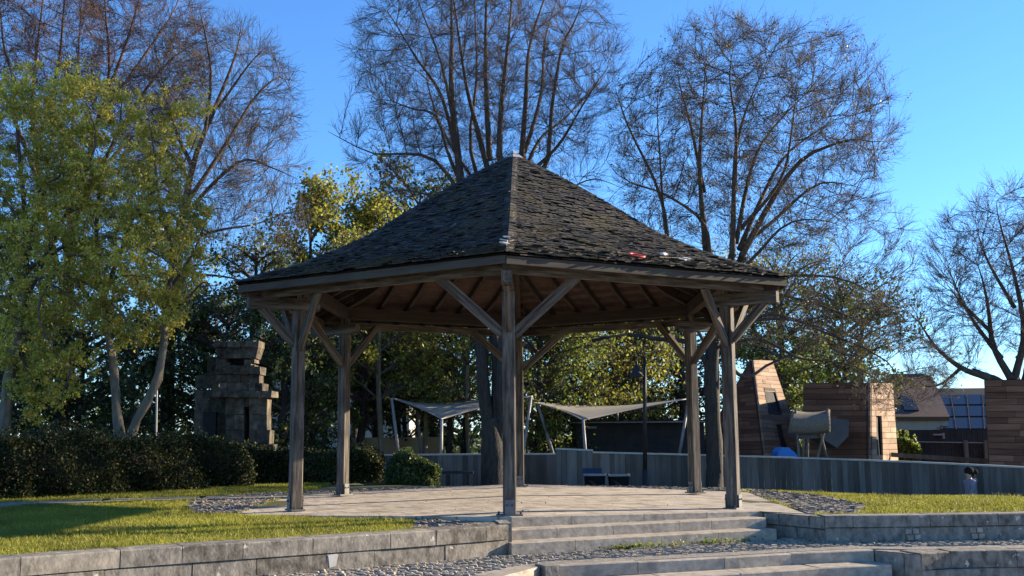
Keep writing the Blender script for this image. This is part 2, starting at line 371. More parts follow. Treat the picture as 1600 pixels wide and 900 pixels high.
side_right = [(3.95, -2.75), (4.32, 2.4), (4.6, 3.3), (5.3, 1.2), (5.2, -1.4), (4.5, -2.9)]
backs = [(-4.1, 3.0), (-2.2, 4.0), (0, 5.0), (2.2, 4.0), (4.2, 3.0), (4.6, 3.5), (2.4, 5.0), (0, 5.7), (-2.4, 5.0), (-4.6, 3.6)]
corner = [(-.25, -4.4), (-.1, -3.9), (-1.3, -3.4), (-1.2, -4.9), (-.9, -4.9)]
V2, F2 = scatter_stones([side_left, side_right, backs, corner], (.1, .08), lambda x, y: -.03, 4, hh=.012, tilt=.004)
mesh_np('cobble_paving', V, F, mats=COBBLE)['kind'] = 'structure'
mesh_np('cobble_border', V2, F2, mats=COBBLED)['kind'] = 'structure'
m = MB()
for P in (side_left, side_right, corner): m.prism(P, -.3, -.022)
for i in range(4): m.prism([backs[i], backs[i+1], backs[8-i], backs[9-i]], -.3, -.022)
m.build('border_bed', SAND, kind='structure')
m = MB()
pth = [(-3.95, 1.7), (-5.5, 1.35), (-7, .75), (-8.5, -.1), (-10.5, -1.6)]
for i in range(len(pth)-1):
    a, b_ = pth[i], pth[i+1]; m.prism([a, (a[0]-.1, a[1]+.75), (b_[0]-.25, b_[1]+.7), b_], -.3, -.008)
m.build('side_path', SAND, kind='structure')

# ------------------------------------------------------------------ steps and retaining walls
def wall_line(pts, z0, z1, thick, courses, name, mat, parent, blk=(.75, 1.05), cope=.0, seed=1, gap=.008, zt=None):
    """blocks laid along the front line pts; thickness goes to the back (left-hand side of travel)."""
    rg = np.random.default_rng(seed); P = np.array(pts, float)
    seg = np.linalg.norm(np.diff(P, axis=0), axis=1); cum = np.concatenate([[0], np.cumsum(seg)]); L = cum[-1]
    def pos(s): return np.array([np.interp(s, cum, P[:, 0]), np.interp(s, cum, P[:, 1])])
    m = MB()
    for ci, (a, b_) in enumerate(courses):
        s = 0 if ci % 2 == 0 else 0
        first = True
        while s < L-.02:
            e = min(L, s+(rg.uniform(*blk)*(0.5 if first and ci % 2 else 1))); first = False
            if L-e < .25: e = L
            p0, p1 = pos(s+gap/2), pos(e-gap/2); pm = pos((s+e)/2)
            d = p1-p0; d /= np.linalg.norm(d); nrm = np.array([-d[1], d[0]])
            o = rg.normal()*.004-cope*(ci == len(courses)-1); dz = rg.normal()*.003
            Q = [p0+nrm*o, p1+nrm*o, p1+nrm*thick, p0+nrm*thick]
            c = .012; za, zb = a+gap/2, b_-gap/2+(dz if ci == len(courses)-1 else 0)
            # bevelled front/top edge
            A = [(*Q[0], za), (*Q[1], za), (*Q[1], zb-c), (*Q[0], zb-c)]
            B = [(*(Q[0]+nrm*c), zb), (*(Q[1]+nrm*c), zb), (*Q[2], zb), (*Q[3], zb), (*Q[2], za), (*Q[3], za)]
            v = np.array(A+B)
            m.add(v, [[0, 1, 2, 3], [3, 2, 5, 4], [4, 5, 6, 7], [6, 8, 9, 7], [8, 1, 0, 9]], [[0, 3, 4], [0, 4, 9], [9, 4, 7], [1, 5, 2], [1, 8, 5], [8, 6, 5]])
            s = e
    return m.build(name, mat, parent)

wl = [(-12, -13.6), (-9, -11.15), (-6.5, -9.1), (-4.58, -7.6), (-3.71, -6.9), (-2.76, -6.3), (-1.86, -5.72), (-1.08, -5.22), (-.33, -4.66), (-.10, -4.47)]
t = empty('retaining_wall', (-2, -5.8, -.36), label='long curved grey stone retaining wall holding up the left lawn, ending beside the steps', cat='stone wall')
wall_line(wl, 0, 0, .32, [(-.37, -.175), (-.175, .0)], 'stone_blocks', CONC, t, blk=(.55, .95), cope=.012, seed=5)
m = MB(); m.box((-.16, -4.2, -.17), (.14, .5, .36), rz=R(8)); m.build('end_block', CONC, t)
# pale worn patch of repair mortar on the lower course
m = MB(); dd = np.array([.84, .54, 0]); nn = np.array([.54, -.84, 0]); a = np.array([-1.86, -5.72, 0])-dd*.16+nn*.006
m.add([a+(0, 0, -.19), a+dd*.1+(0, 0, -.185), a+dd*.115+(0, 0, -.2), a+dd*.095+(0, 0, -.31), a+dd*.02+(0, 0, -.325), a+dd*.01+(0, 0, -.25)], None, [[0, 5, 1], [5, 2, 1], [5, 3, 2], [5, 4, 3]])
m.build('mortar_patch', RAIL, t)

stp = empty('stone_steps', (1.6, -3.6, -.36), label='upper flight of three wide grey stone steps rising to the pavilion floor', cat='steps')
rd = np.array([math.cos(R(24.3)), math.sin(R(24.3))])
for k, (zt, zb, off) in enumerate([(None, -.09, 0), (-.085, -.215, .33), (-.21, -.37, .66)]):
    s0 = np.array([-.06, -3.9-off*1.0]); s1 = s0+rd*(3.72+off*.05+.05*k)
    if k == 0: s1 = np.array([3.42, -2.36])
    nb = [4, 5, 4][k]; m = MB(); cuts = np.linspace(0, 1, nb+1); cuts[1:-1] += RNG.uniform(-.04, .04, nb-1)
    for i in range(nb):
        p0 = s0+(s1-s0)*cuts[i]+rd*.003; p1 = s0+(s1-s0)*cuts[i+1]-rd*.003; nr = np.array([-rd[1], rd[0]])
        z0 = [float(deck_z(*p0))+.004, float(deck_z(*p1))+.004] if zt is None else [zt, zt-.03*0]
        c = .01; D = .34 if k else .2
        v = np.array([(*p0, zb), (*p1, zb), (*p1, z0[1]-c), (*p0, z0[0]-c), (*(p0+nr*c), z0[0]), (*(p1+nr*c), z0[1]), (*(p1+nr*D), z0[1]), (*(p0+nr*D), z0[0]), (*(p1+nr*D), zb), (*(p0+nr*D), zb)])
        m.add(v, [[0, 1, 2, 3], [3, 2, 5, 4], [4, 5, 6, 7], [6, 8, 9, 7], [8, 1, 0, 9]], [[0, 3, 4], [0, 4, 9], [9, 4, 7], [1, 5, 2], [1, 8, 5], [8, 6, 5]])
    m.build('step', STEP, stp)

t = empty('retaining_wall', (4, -3.2, -.36), label='dark shaded stone retaining wall in front of the right lawn, turning in beside the steps', cat='stone wall')
wall_line([(3.44, -2.36), (3.66, -2.72), (4.0, -3.3)][::-1], 0, 0, -.3, [(-.37, -.19), (-.19, -.03)], 'stone_blocks', CONC, t, blk=(.4, .7), seed=8)
wall_line([(4.0, -3.3), (5.2, -3.27), (6.7, -3.12), (9.5, -2.5), (13, -1.4), (20, 1.8)], 0, 0, .32, [(-.37, -.17), (-.17, -.012)], 'stone_blocks', CONC, t, blk=(.7, 1.1), cope=.014, seed=9)
m = MB()
for x0, y0 in [(5.08, -3.29), (5.95, -3.2), (6.85, -3.095)]:
    for (dx, dz) in [(0, 0), (.09, .005), (.02, -.075), (.11, -.07)]:
        m.box((x0+dx, y0-.004, -.225+dz), (.075, .03, .06), rz=R(4))
m.build('filler_stones', STEP, t)

low = empty('stone_steps', (2.4, -5, -.6), label='lower flight of curved grey stone steps at the bottom edge of the picture', cat='steps')
cur = [(.40, -5.42), (1.2, -5.15), (1.99, -4.89), (2.7, -4.6), (3.31, -4.35), (4.35, -4.07)]
offs = [(0, 0), (.12, -.36), (.3, -.74), (.42, -1.1)]
for k in range(4):
    L = [(x+offs[k][0]*0.3+(0 if k == 0 else .05*k), y+offs[k][1]) for x, y in cur]
    wall_line(L, 0, 0, .42 if k else .36, [(-.37-.135*(k+1), -.365-.135*k)], 'step', STEP, low, blk=(.9, 1.3), seed=20+k, gap=.006)
t = empty('retaining_wall', (5, -4.2, -.9), label='dark lower stone wall with pale coping at the bottom right corner', cat='stone wall')
wall_line([(4.36, -4.07), (4.78, -4.5)][::-1], 0, 0, -.3, [(-.95, -.66), (-.66, -.37)], 'stone_blocks', CONC, t, blk=(.4, .7), seed=12)
wall_line([(4.76, -4.5), (4.77, -4.36), (6.5, -4.22), (9.5, -3.75), (14, -2.5)], 0, 0, .34, [(-.95, -.56), (-.56, -.36)], 'stone_blocks', CONC, t, blk=(.8, 1.2), cope=.016, seed=13)
t = empty('retaining_wall', (0, -6, -.9), label='short low stone wall with pale top at the left end of the lower steps', cat='stone wall')
wall_line([(-3, -9.6), (-1.3, -7.9), (-.35, -6.7), (.02, -5.95), (.24, -5.55)], 0, 0, .3, [(-.9, -.5), (-.5, -.355)], 'stone_blocks', STEP, t, blk=(.7, 1.), cope=.012, seed=14)
m = MB(); m.box((.33, -5.5, -.62), (.17, .26, .56), rz=R(25)); m.build('end_block', CONC, t)

# ------------------------------------------------------------------ pavilion
PHI = -.0226
pav = empty('timber_pavilion', (0, 0, 0), label='open six-sided timber pavilion with a dark shingled roof, standing on the paved floor', cat='pavilion')
def hexp(k, r, z): a = R(-90+60*k)+PHI; return np.array([r*math.cos(a), r*math.sin(a), z])
def beam(p0, p1, w_, h_, name, mat, parent, up=(0, 0, 1), ch=.0, **kw):
    """box beam with its length on local Z so the grain runs along it"""
    p0 = np.array(p0, float); p1 = np.array(p1, float); d = p1-p0; L = np.linalg.norm(d); z = d/L
    u = np.array(up, float); y = u-z*np.dot(u, z); y /= np.linalg.norm(y); x = np.cross(y, z)
    c = ch
    if c: ring = [(-w_/2+c, -h_/2), (w_/2-c, -h_/2), (w_/2, -h_/2+c), (w_/2, h_/2-c), (w_/2-c, h_/2), (-w_/2+c, h_/2), (-w_/2, h_/2-c), (-w_/2, -h_/2+c)]
    else: ring = [(-w_/2, -h_/2), (w_/2, -h_/2), (w_/2, h_/2), (-w_/2, h_/2)]
    n = len(ring); v = [(a, b_, 0) for a, b_ in ring]+[(a, b_, L) for a, b_ in ring]
    f = [[i, (i+1) % n, n+(i+1) % n, n+i] for i in range(n)]; t_ = [[n, n+i, n+i+1] for i in range(1, n-1)]+[[0, i+1, i] for i in range(1, n-1)]
    o = mesh_np(name, v, f, t_, mats=mat)
    Mx = Matrix.Identity(4)
    for i in range(3): Mx[i][0] = x[i]; Mx[i][1] = y[i]; Mx[i][2] = z[i]; Mx[i][3] = p0[i]
    o.matrix_world = Mx
    loc, rot, _ = Mx.decompose(); o.location = loc; o.rotation_euler = rot.to_euler()
    adopt(o, parent); tag(o, **kw)
    return o
PROF_R = np.array([0, .69, 1.25, 1.9, 2.55, 3.14, 3.77, 4.62]); PROF_Z = np.array([5.74, 5.34, 5.0, 4.57, 4.12, 3.82, 3.53, 3.25])
def prof(r): return np.interp(r, PROF_R, PROF_Z)
RP = 3.65
for k in range(6):
    b0 = hexp(k, RP, 0); zb = [.035, -.02, -.0, .05, -.0, -.01][k]
    b0[2] = zb+.03; rad = hexp(k, 1, 0)
    pt = beam(b0, hexp(k, RP, 2.9), .168, .168, 'post', WOOD, pav, up=rad, ch=.014)
    # steel shoe: plate on the floor, two side flanges and bolts
    m = MB(); a = R(-90+60*k)+PHI; c = hexp(k, RP, 0)
    tv = np.array([-math.sin(a), math.cos(a), 0])
    m.box((c[0], c[1], zb+.012), (.2, .34, .022), rz=a)
    for s in (-1, 1):
        cc = c+hexp(k, 1, 0)*s*.1
        m.box((cc[0], cc[1], zb+.11), (.008, .12, .19), rz=a)
    m.build('base_plate', STEEL, pt)
    for s in (-1, 1):
        for s2 in (-1, 1):
            q0 = c+tv*.14*s+hexp(k, 1, 0)*.06*s2
            m = MB(); m.tube((q0[0], q0[1], zb+.02), (q0[0], q0[1], zb+.055), .013, S=6); m.build('bolt', BLACK, pt)
            q1 = c+hexp(k, 1, 0)*.104*s2+tv*.035*s
            m = MB(); m.tube((q1[0], q1[1], zb+.14), tuple(np.array([q1[0], q1[1], zb+.14])+hexp(k, 1, 0)*.014*s2), .012, S=6); m.build('bolt', BLACK, pt)
    # bracket beam on the post head
    beam(hexp(k, 3.35, 2.99), hexp(k, 4.42, 2.99), .13, .17, 'bracket_beam', WOOD, pav)
    beam(hexp(k, RP, 3.07), hexp(k, RP, 3.3), .12, .12, 'post_head', WOOD, pav, up=rad)
    # braces: two along the ring, one in, one out
    for s in (-1, 1):
        q0 = tv*s
        st = hexp(k, RP, 2.34)+q0*.07; en = hexp(k, RP, 3.09)+q0*.9
        beam(st, en, .07, .125, 'brace', WOOD, pav)
    st = hexp(k, RP+.07, 2.4); en = hexp(k, RP+.58, 2.93)
    beam(st, en, .07, .12, 'brace', WOOD, pav)
for k in range(6):
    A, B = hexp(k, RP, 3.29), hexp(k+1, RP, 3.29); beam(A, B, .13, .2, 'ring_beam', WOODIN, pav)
    A, B = hexp(k, 4.2, 3.12), hexp(k+1, 4.2, 3.12); beam(A, B, .1, .12, 'eaves_beam', WOOD, pav)
    A, B = hexp(k, 4.55, 3.17), hexp(k+1, 4.55, 3.18); beam(A, B, .035, .1, 'fascia', FASCIA, pav)
# rafters (hips, then jacks in each roof face)
for k in range(6):
    rr = [4.45, 3.14, 2.55, .15]
    for a, b_ in zip(rr[:-1], rr[1:]):
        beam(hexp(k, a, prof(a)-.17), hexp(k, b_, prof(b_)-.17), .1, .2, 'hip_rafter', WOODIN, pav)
def facept(k, r, s):   # on roof face k (between hips k and k+1): r circumradius, s in 0..1 across
    A, B = hexp(k, r, 0), hexp(k+1, r, 0); p_ = A*(1-s)+B*s; p_[2] = prof(r); return p_
for k in range(6):
    for u in (-1.65, -1.1, -.55, 0, .55, 1.1, 1.65):
        # constant lateral offset u from the centre line of the face
        def fp(r): return facept(k, r, .5+u/max(r, 1e-3))
        rmin = max(abs(u)*2+.12, .35); r_list = [4.5]+[x for x in (3.14, 2.55, 1.25) if x > rmin+.2]+[rmin]
        m = MB()
        for a, b_ in zip(r_list[:-1], r_list[1:]):
            p0, p1 = fp(a), fp(b_); p0[2] -= .115; p1[2] -= .115
            d = p1-p0; L = np.linalg.norm(d); z = d/L; yv = np.array([0, 0, 1])-z*z[2]; yv /= np.linalg.norm(yv); x = np.cross(yv, z)
            m.box((p0+p1)/2, (.06, .11, L), M=np.stack([x, yv, z], 1))
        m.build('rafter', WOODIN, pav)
m = MB()     # soffit boards seen from below
for k in range(6):
    zr = np.arange(.2, 4.56, .115)
    for a, b_ in zip(zr[:-1], zr[1:]):
        P0, P1, P2, P3 = facept(k, b_-.006, 0), facept(k, b_-.006, 1), facept(k, a, 1), facept(k, a, 0)
        vv = np.array([P0, P1, P2, P3]); vv[:, 2] -= .05; up = np.array([0, 0, .02])
        m.add(np.concatenate([vv, vv+up]), [[3, 2, 1, 0], [4, 5, 6, 7], [0, 1, 5, 4], [2, 3, 7, 6]])
m.build('soffit', SOFFIT, pav)
# roof: sheathing, shingles, hip tiles, lead cap
rf = MB()
rl = list(PROF_R[1:]); rl[-1] = 4.6
for k in range(6):
    P = [hexp(k, 0.001, 5.74-.02)]
    pr_ = 0.001
    for r in rl:
        Q = [hexp(k, pr_, prof(pr_)-.02), hexp(k, r, prof(r)-.02), hexp(k+1, r, prof(r)-.02), hexp(k+1, pr_, prof(pr_)-.02)]
        rf.add(Q, [[0, 1, 2, 3]]); pr_ = r
roof = rf.build('roof', SHINGLE, pav)
m = MB()
arc = np.concatenate([[0], np.cumsum(np.hypot(np.diff(PROF_R*math.cos(R(30))), np.diff(PROF_Z)))])
TOT = arc[-1]; rows = int(TOT/.07)
rg = np.random.default_rng(5)
for k in range(6):
    for j in range(rows, 0, -1):
        s = TOT*j/rows; rr = np.interp(s, arc, PROF_R); s2 = max(s-.16, 0); r2 = np.interp(s2, arc, PROF_R)
        A, B = hexp(k, rr, 0), hexp(k+1, rr, 0); Lw = np.linalg.norm(B-A); tv = (B-A)/Lw
        nh = hexp(k, 1, 0)+hexp(k+1, 1, 0); nh /= np.linalg.norm(nh)
        z0, z1 = prof(rr), prof(r2); ap0, ap1 = rr*math.cos(R(30)), r2*math.cos(R(30))
        dn = np.array([0, 0, 0.])+nh*(ap0-ap1); dn[2] = z0-z1; dl = np.linalg.norm(dn); dn /= dl
        nrm = np.cross(tv, -dn); nrm = nrm if nrm[2] > 0 else -nrm
        u = -rg.uniform(0, .1)
        while u < Lw-.02:
            wd = rg.uniform(.07, .145)
            a, b_ = max(u, 0), min(u+wd-.006, Lw)
            if b_-a > .03:
                lift = .022+abs(rg.normal())*.007+(.02 if rg.random() < .06 else 0); th = rg.uniform(.009, .016); slip = rg.normal()*.012+(.05 if rg.random() < .03 else 0)
                if rg.random() < .012: u += wd; continue
                ax = A+tv*a; bx = A+tv*b_; rot = rg.normal()*.008
                e0 = ax+np.array([0, 0, z0])+dn*(slip+rot)+nrm*lift; e1 = bx+np.array([0, 0, z0])+dn*(slip-rot)+nrm*lift
                i0 = e0-dn*min(.15, dl)-nrm*(lift-.004); i1 = e1-dn*min(.15, dl)-nrm*(lift-.004)
                v = np.array([e0, e1, i1, i0, e0-nrm*th, e1-nrm*th, i1-nrm*th, i0-nrm*th])
                m.add(v, [[0, 1, 2, 3], [4, 5, 1, 0], [5, 6, 2, 1], [7, 4, 0, 3], [7, 6, 5, 4]])
            u += wd
m.build('shingles', SHINGLE, roof)
for k in range(6):   # hip tiles, overlapping down each hip
    m = MB(); s_all = np.concatenate([[0], np.cumsum(np.hypot(np.diff(PROF_R), np.diff(PROF_Z)))])
    n = 52
    for j in range(n, 0, -1):
        rr = np.interp(s_all[-1]*j/n, s_all, PROF_R); r2 = np.interp(max(s_all[-1]*j/n-.14, 0), s_all, PROF_R)
        if k == 0 and j in (44, 47, 50): continue
        c0, c1 = hexp(k, rr, prof(rr)+.05+.006*rg.normal()), hexp(k, r2, prof(r2)+.032)
        for sgn in (-1, 1):
            o0 = hexp(k+sgn, 1, 0)-hexp(k, 1, 0); w0 = .115+.01*rg.normal()
            e0 = c0+o0*w0; e0[2] -= .012; e1 = c1+o0*w0; e1[2] -= .012
            v = np.array([c0, e0, e1, c1]); off = np.array([0, 0, -.014])
            m.add(np.concatenate([v, v+off]), [[0, 1, 2, 3], [4, 7, 6, 5], [0, 4, 5, 1], [1, 5, 6, 2]])
    m.build('hip_tiles', SHINGLE, roof)
m = MB()
for r_, z_ in [(4.15, 3.42), (4.32, 3.385), (3.98, 3.49), (3.86, 3.56)]:
    c = hexp(0, r_, z_+.03); c[0] += random.uniform(-.05, .05); m.box(c, (.09, .1, .016), rz=random.uniform(0, 3), M=np.array(Matrix.Rotation(random.uniform(.2, .5), 3, 'X')))
m.build('loose_hip_tile', RAIL, roof, label='pale broken hip tiles at the front corner')
m = MB()
rings = [(.0, 5.83), (.04, 5.82), (.1, 5.75), (.2, 5.67)]
vv = [(0, 0, 5.83)]; 
for r_, z_ in rings[1:]:
    for k in range(6): vv.append(tuple(hexp(k, r_, z_)))
ff = []; tt = [[0, 1+k, 1+(k+1) % 6] for k in range(6)]
for j in range(2):
    for k in range(6): ff.append([1+6*j+k, 1+6*(j+1)+k, 1+6*(j+1)+(k+1) % 6, 1+6*j+(k+1) % 6])
m.add(vv, ff, tt); m.build('lead_cap', LEAD, roof)

def hexnorm(x, y):
    best = 0
    for k in range(6):
        a = R(-60+60*k)+PHI; best = max(best, (x*math.cos(a)+y*math.sin(a))/math.cos(R(30)))
    return best
def on_roof(px, py):
    for Y in np.arange(-4.6, 0, .005):
        p_ = at(px, py, Y); r_ = hexnorm(p_[0], p_[1])
        if r_ < 4.6 and p_[2] <= prof(r_)+.045: return p_
def torus(c, Rm, rm, n1=28, n2=8, M=np.eye(3)):
    v = []; f = []
    for i in range(n1):
        a = 2*math.pi*i/n1
        for j in range(n2):
            b_ = 2*math.pi*j/n2; v.append(((Rm+rm*math.cos(b_))*math.cos(a), (Rm+rm*math.cos(b_))*math.sin(a), rm*.6*math.sin(b_)))
            f.append([i*n2+j, ((i+1) % n1)*n2+j, ((i+1) % n1)*n2+(j+1) % n2, i*n2+(j+1) % n2])
    return np.array(v) @ M.T+np.array(c), f
slope = math.atan(.34/math.cos(R(30))); fn = np.array([math.cos(R(-60)), math.sin(R(-60)), 0])
nrm = fn*math.sin(slope)+np.array([0, 0, math.cos(slope)]); ax = np.cross([0, 0, 1], nrm); ax /= np.linalg.norm(ax); MR = np.stack([ax, np.cross(nrm, ax), nrm], 1)
c = on_roof(995, 401); v, f = torus(c+nrm*.02, .1, .018, M=MR); m = MB(); m.add(v, f)
m.build('flying_ring', RED, None, smooth=True, label='red plastic flying ring lying on the right slope of the roof', cat='toy ring')
c = on_roof(1037, 399)
m = MB(); m.tube(c+nrm*.02-ax*.06, c+nrm*.02+ax*.03, .018, .018, S=10); m.tube(c+nrm*.02+ax*.03, c+nrm*.02+ax*.05, .018, .008, S=10); m.tube(c+nrm*.02+ax*.05, c+nrm*.02+ax*.065, .009, .009, S=8)
m.build('plastic_bottle', WHITE, None, smooth=True, label='small pale plastic bottle lying on the roof right of the red ring', cat='bottle')
c = on_roof(1068, 408)
m = MB(); m.box(c+nrm*.03, (.16, .1, .012), M=MR @ np.array(Matrix.Rotation(.5, 3, 'Z'))); m.box(c+nrm*.045+ax*.05, (.11, .07, .012), M=MR @ np.array(Matrix.Rotation(-.4, 3, 'Z')))
m.build('broken_tile', RAIL, None, label='pale broken tile fragments lying near the right eave of the roof', cat='debris')
c0, c1 = on_roof(1030, 404), on_roof(1062, 405)
m = MB(); m.tube(c0+nrm*.02, c1+nrm*.02, .008, .005, S=5); m.build('fallen_stick', PALEBARK, None, label='thin pale stick lying on the roof between the red ring and the broken tile', cat='stick')
c0 = on_roof(712, 352); c1 = on_roof(704, 357)
m = MB(); m.tube(c0+[0, 0, .02], c1+[0, 0, .02], .01, .006, S=5); m.build('fallen_stick', PALEBARK, None, label='short pale stick lying on the dark left slope of the roof', cat='stick')

# ------------------------------------------------------------------ grass
def blades(n, xr, yr, cond, h, seed, wd=.006):
    rg = np.random.default_rng(seed); x = rg.uniform(*xr, n); y = rg.uniform(*yr, n)
    k = cond(x, y); x, y = x[k], y[k]
    patch = .5+.5*np.sin(x*2.1+np.sin(y*1.7)*1.5)*np.sin(y*2.6+x*.8); fine = .5+.5*np.sin(x*9.3+np.sin(y*7.1)*2)*np.sin(y*11.7+np.sin(x*5.3)*2)
    k = rg.random(len(x)) < .35+.5*fine+.35*patch; x, y, patch, fine = x[k], y[k], patch[k], fine[k]; n = len(x); patch = patch*.6+fine*.6
    hh = h*(.55+.5*patch)*rg.uniform(.6, 1.3, n)
    z = upper_z(x, y)-.004; a = rg.uniform(0, 2*np.pi, n); l = rg.normal(0, .5, (n, 2))*hh[:, None]
    B = np.stack([x, y, z], 1); d = np.stack([np.cos(a), np.sin(a), 0*a], 1)*wd
    tip = B.copy(); tip[:, :2] += l; tip[:, 2] += hh
    V = np.stack([B-d, B+d, tip], 1).reshape(-1, 3); T = np.arange(n*3).reshape(-1, 3)
    return V, T
def notpaved(x, y):
    k = (y > yw(x)+.25) & ~inpoly(x, y, DECK)
    for P in (side_left, side_right, backs, corner): k &= ~inpoly(x, y, P)
    for i in range(len(pth)-1):
        a, b_ = pth[i], pth[i+1]; k &= ~inpoly(x, y, [a, (a[0]-.1, a[1]+.75), (b_[0]-.25, b_[1]+.7), b_])
    return k
V, T = blades(260000, (-8, -1.0), (-9.5, 1.3), notpaved, .05, 1, .0055)
tag(mesh_np('grass', V, tris=T, mats=GRASS), kind='stuff', label='short sunlit grass of the left lawn', cat='grass')
V, T = blades(60000, (-9.5, -4.2), (.9, 7), notpaved, .06, 2, .009)
tag(mesh_np('grass', V, tris=T, mats=GRASS), kind='stuff', label='strip of shaded grass along the foot of the left hedge', cat='grass')
V, T = blades(170000, (4, 13), (-3.4, 4.5), notpaved, .05, 3, .008)
tag(mesh_np('grass', V, tris=T, mats=GRASS), kind='stuff', label='bright sunlit grass of the right lawn before the long fence', cat='grass')

def tuft(x, y): return notpaved(x, y) & ((np.sin(x*5.1+np.sin(y*3.3)*2)*np.sin(y*4.7+x*1.9) > .82) | ((y < yw(x)+.42) & (np.sin(x*13+np.sin(x*3.1)*3) > .3)))
V, T = blades(90000, (-8, -1.0), (-9.5, 2), tuft, .1, 7, .006); V2, T2 = blades(60000, (4, 13), (-3.4, 3), tuft, .1, 8, .008)
tag(mesh_np('grass_tufts', np.concatenate([V, V2]), tris=np.concatenate([T, T2+len(V)]), mats=GRASS), kind='stuff', label='longer tufts of grass at the kerbs and dotted over both lawns', cat='grass')
# ------------------------------------------------------------------ plants
def leafquads(C, size, rg, flat=.0, asp=.6):
    n = len(C); a = rg.normal(size=(n, 3)); a /= np.linalg.norm(a, axis=1, keepdims=True)
    b_ = rg.normal(size=(n, 3)); b_ = np.cross(a, b_); b_ /= np.linalg.norm(b_, axis=1, keepdims=True)
    s = size*rg.uniform(.6, 1.35, (n, 1))
    V = np.stack([C-a*s, C-b_*s*asp, C+a*s, C+b_*s*asp], 1).reshape(-1, 3)
    return V, np.arange(n*4).reshape(-1, 4)
def smoothpoly(P, K):
    P = np.asarray(P, float); n = len(P)
    if n == 2: t_ = np.linspace(0, 1, K)[:, None]; return P[0]*(1-t_)+P[1]*t_
    out = []; ts = np.linspace(0, n-1-1e-6, K)
    for t_ in ts:
        i = int(t_); f = t_-i; p0 = P[max(i-1, 0)]; p1 = P[i]; p2 = P[min(i+1, n-1)]; p3 = P[min(i+2, n-1)]
        out.append(.5*((2*p1)+(-p0+p2)*f+(2*p0-5*p1+4*p2-p3)*f*f+(-p0+3*p1-3*p2+p3)*f**3))
    return np.array(out)
def grow(P, Rr, n, length, ang, trop, K, rf_, rend, rg, tmin=.25, wig=.12, fall=.5, down=None):
    N, Kp, _ = P.shape; pi = np.repeat(np.arange(N), n); M_ = len(pi)
    t_ = rg.uniform(tmin, 1, M_); x = t_*(Kp-1); i = np.minimum(x.astype(int), Kp-2); f = (x-i)[:, None]
    b0 = P[pi, i]*(1-f)+P[pi, i+1]*f; T = P[pi, i+1]-P[pi, i]; T /= np.linalg.norm(T, axis=1, keepdims=True)+1e-9
    r0 = Rr[pi, i]*(1-f[:, 0])+Rr[pi, i+1]*f[:, 0]
    pr_ = rg.normal(size=(M_, 3)); pr_ -= T*np.sum(pr_*T, 1, keepdims=True); pr_ /= np.linalg.norm(pr_, axis=1, keepdims=True)
    a = ang*rg.uniform(.6, 1.35, M_)[:, None]; D = T*np.cos(a)+pr_*np.sin(a)
    L = length*rg.uniform(.55, 1.25, M_)*(1-fall*t_)
    out = np.zeros((M_, K, 3)); out[:, 0] = b0; d = D
    for k in range(1, K):
        d = d+rg.normal(size=(M_, 3))*wig; d[:, 2] += trop/K; d /= np.linalg.norm(d, axis=1, keepdims=True)
        out[:, k] = out[:, k-1]+d*(L/(K-1))[:, None]
    rs = np.minimum(r0*rf_, .09)
    RR = rs[:, None]*(1-np.linspace(0, 1, K))[None]+rend*np.linspace(0, 1, K)[None]
    return out, RR
LS = 1.0; TRIM = 1.0
def L_(px, Y, dy, r0, r1, K=12):
    r0 *= LS; r1 *= LS*(.6 if TRIM < 1 or r1 < .04 else 1)
    n = len(px); P = [at(a[0], a[1], Y+dy*(i/(n-1))**1.2) for i, a in enumerate(px)]
    Q = smoothpoly(P, 4*K); m_ = int(4*K*TRIM)
    return Q[np.linspace(0, m_-1, K).astype(int)], np.linspace(r0, r1, K)
def stack(bs, K=12):
    return np.stack([b_[0] for b_ in bs]), np.stack([b_[1] for b_ in bs])

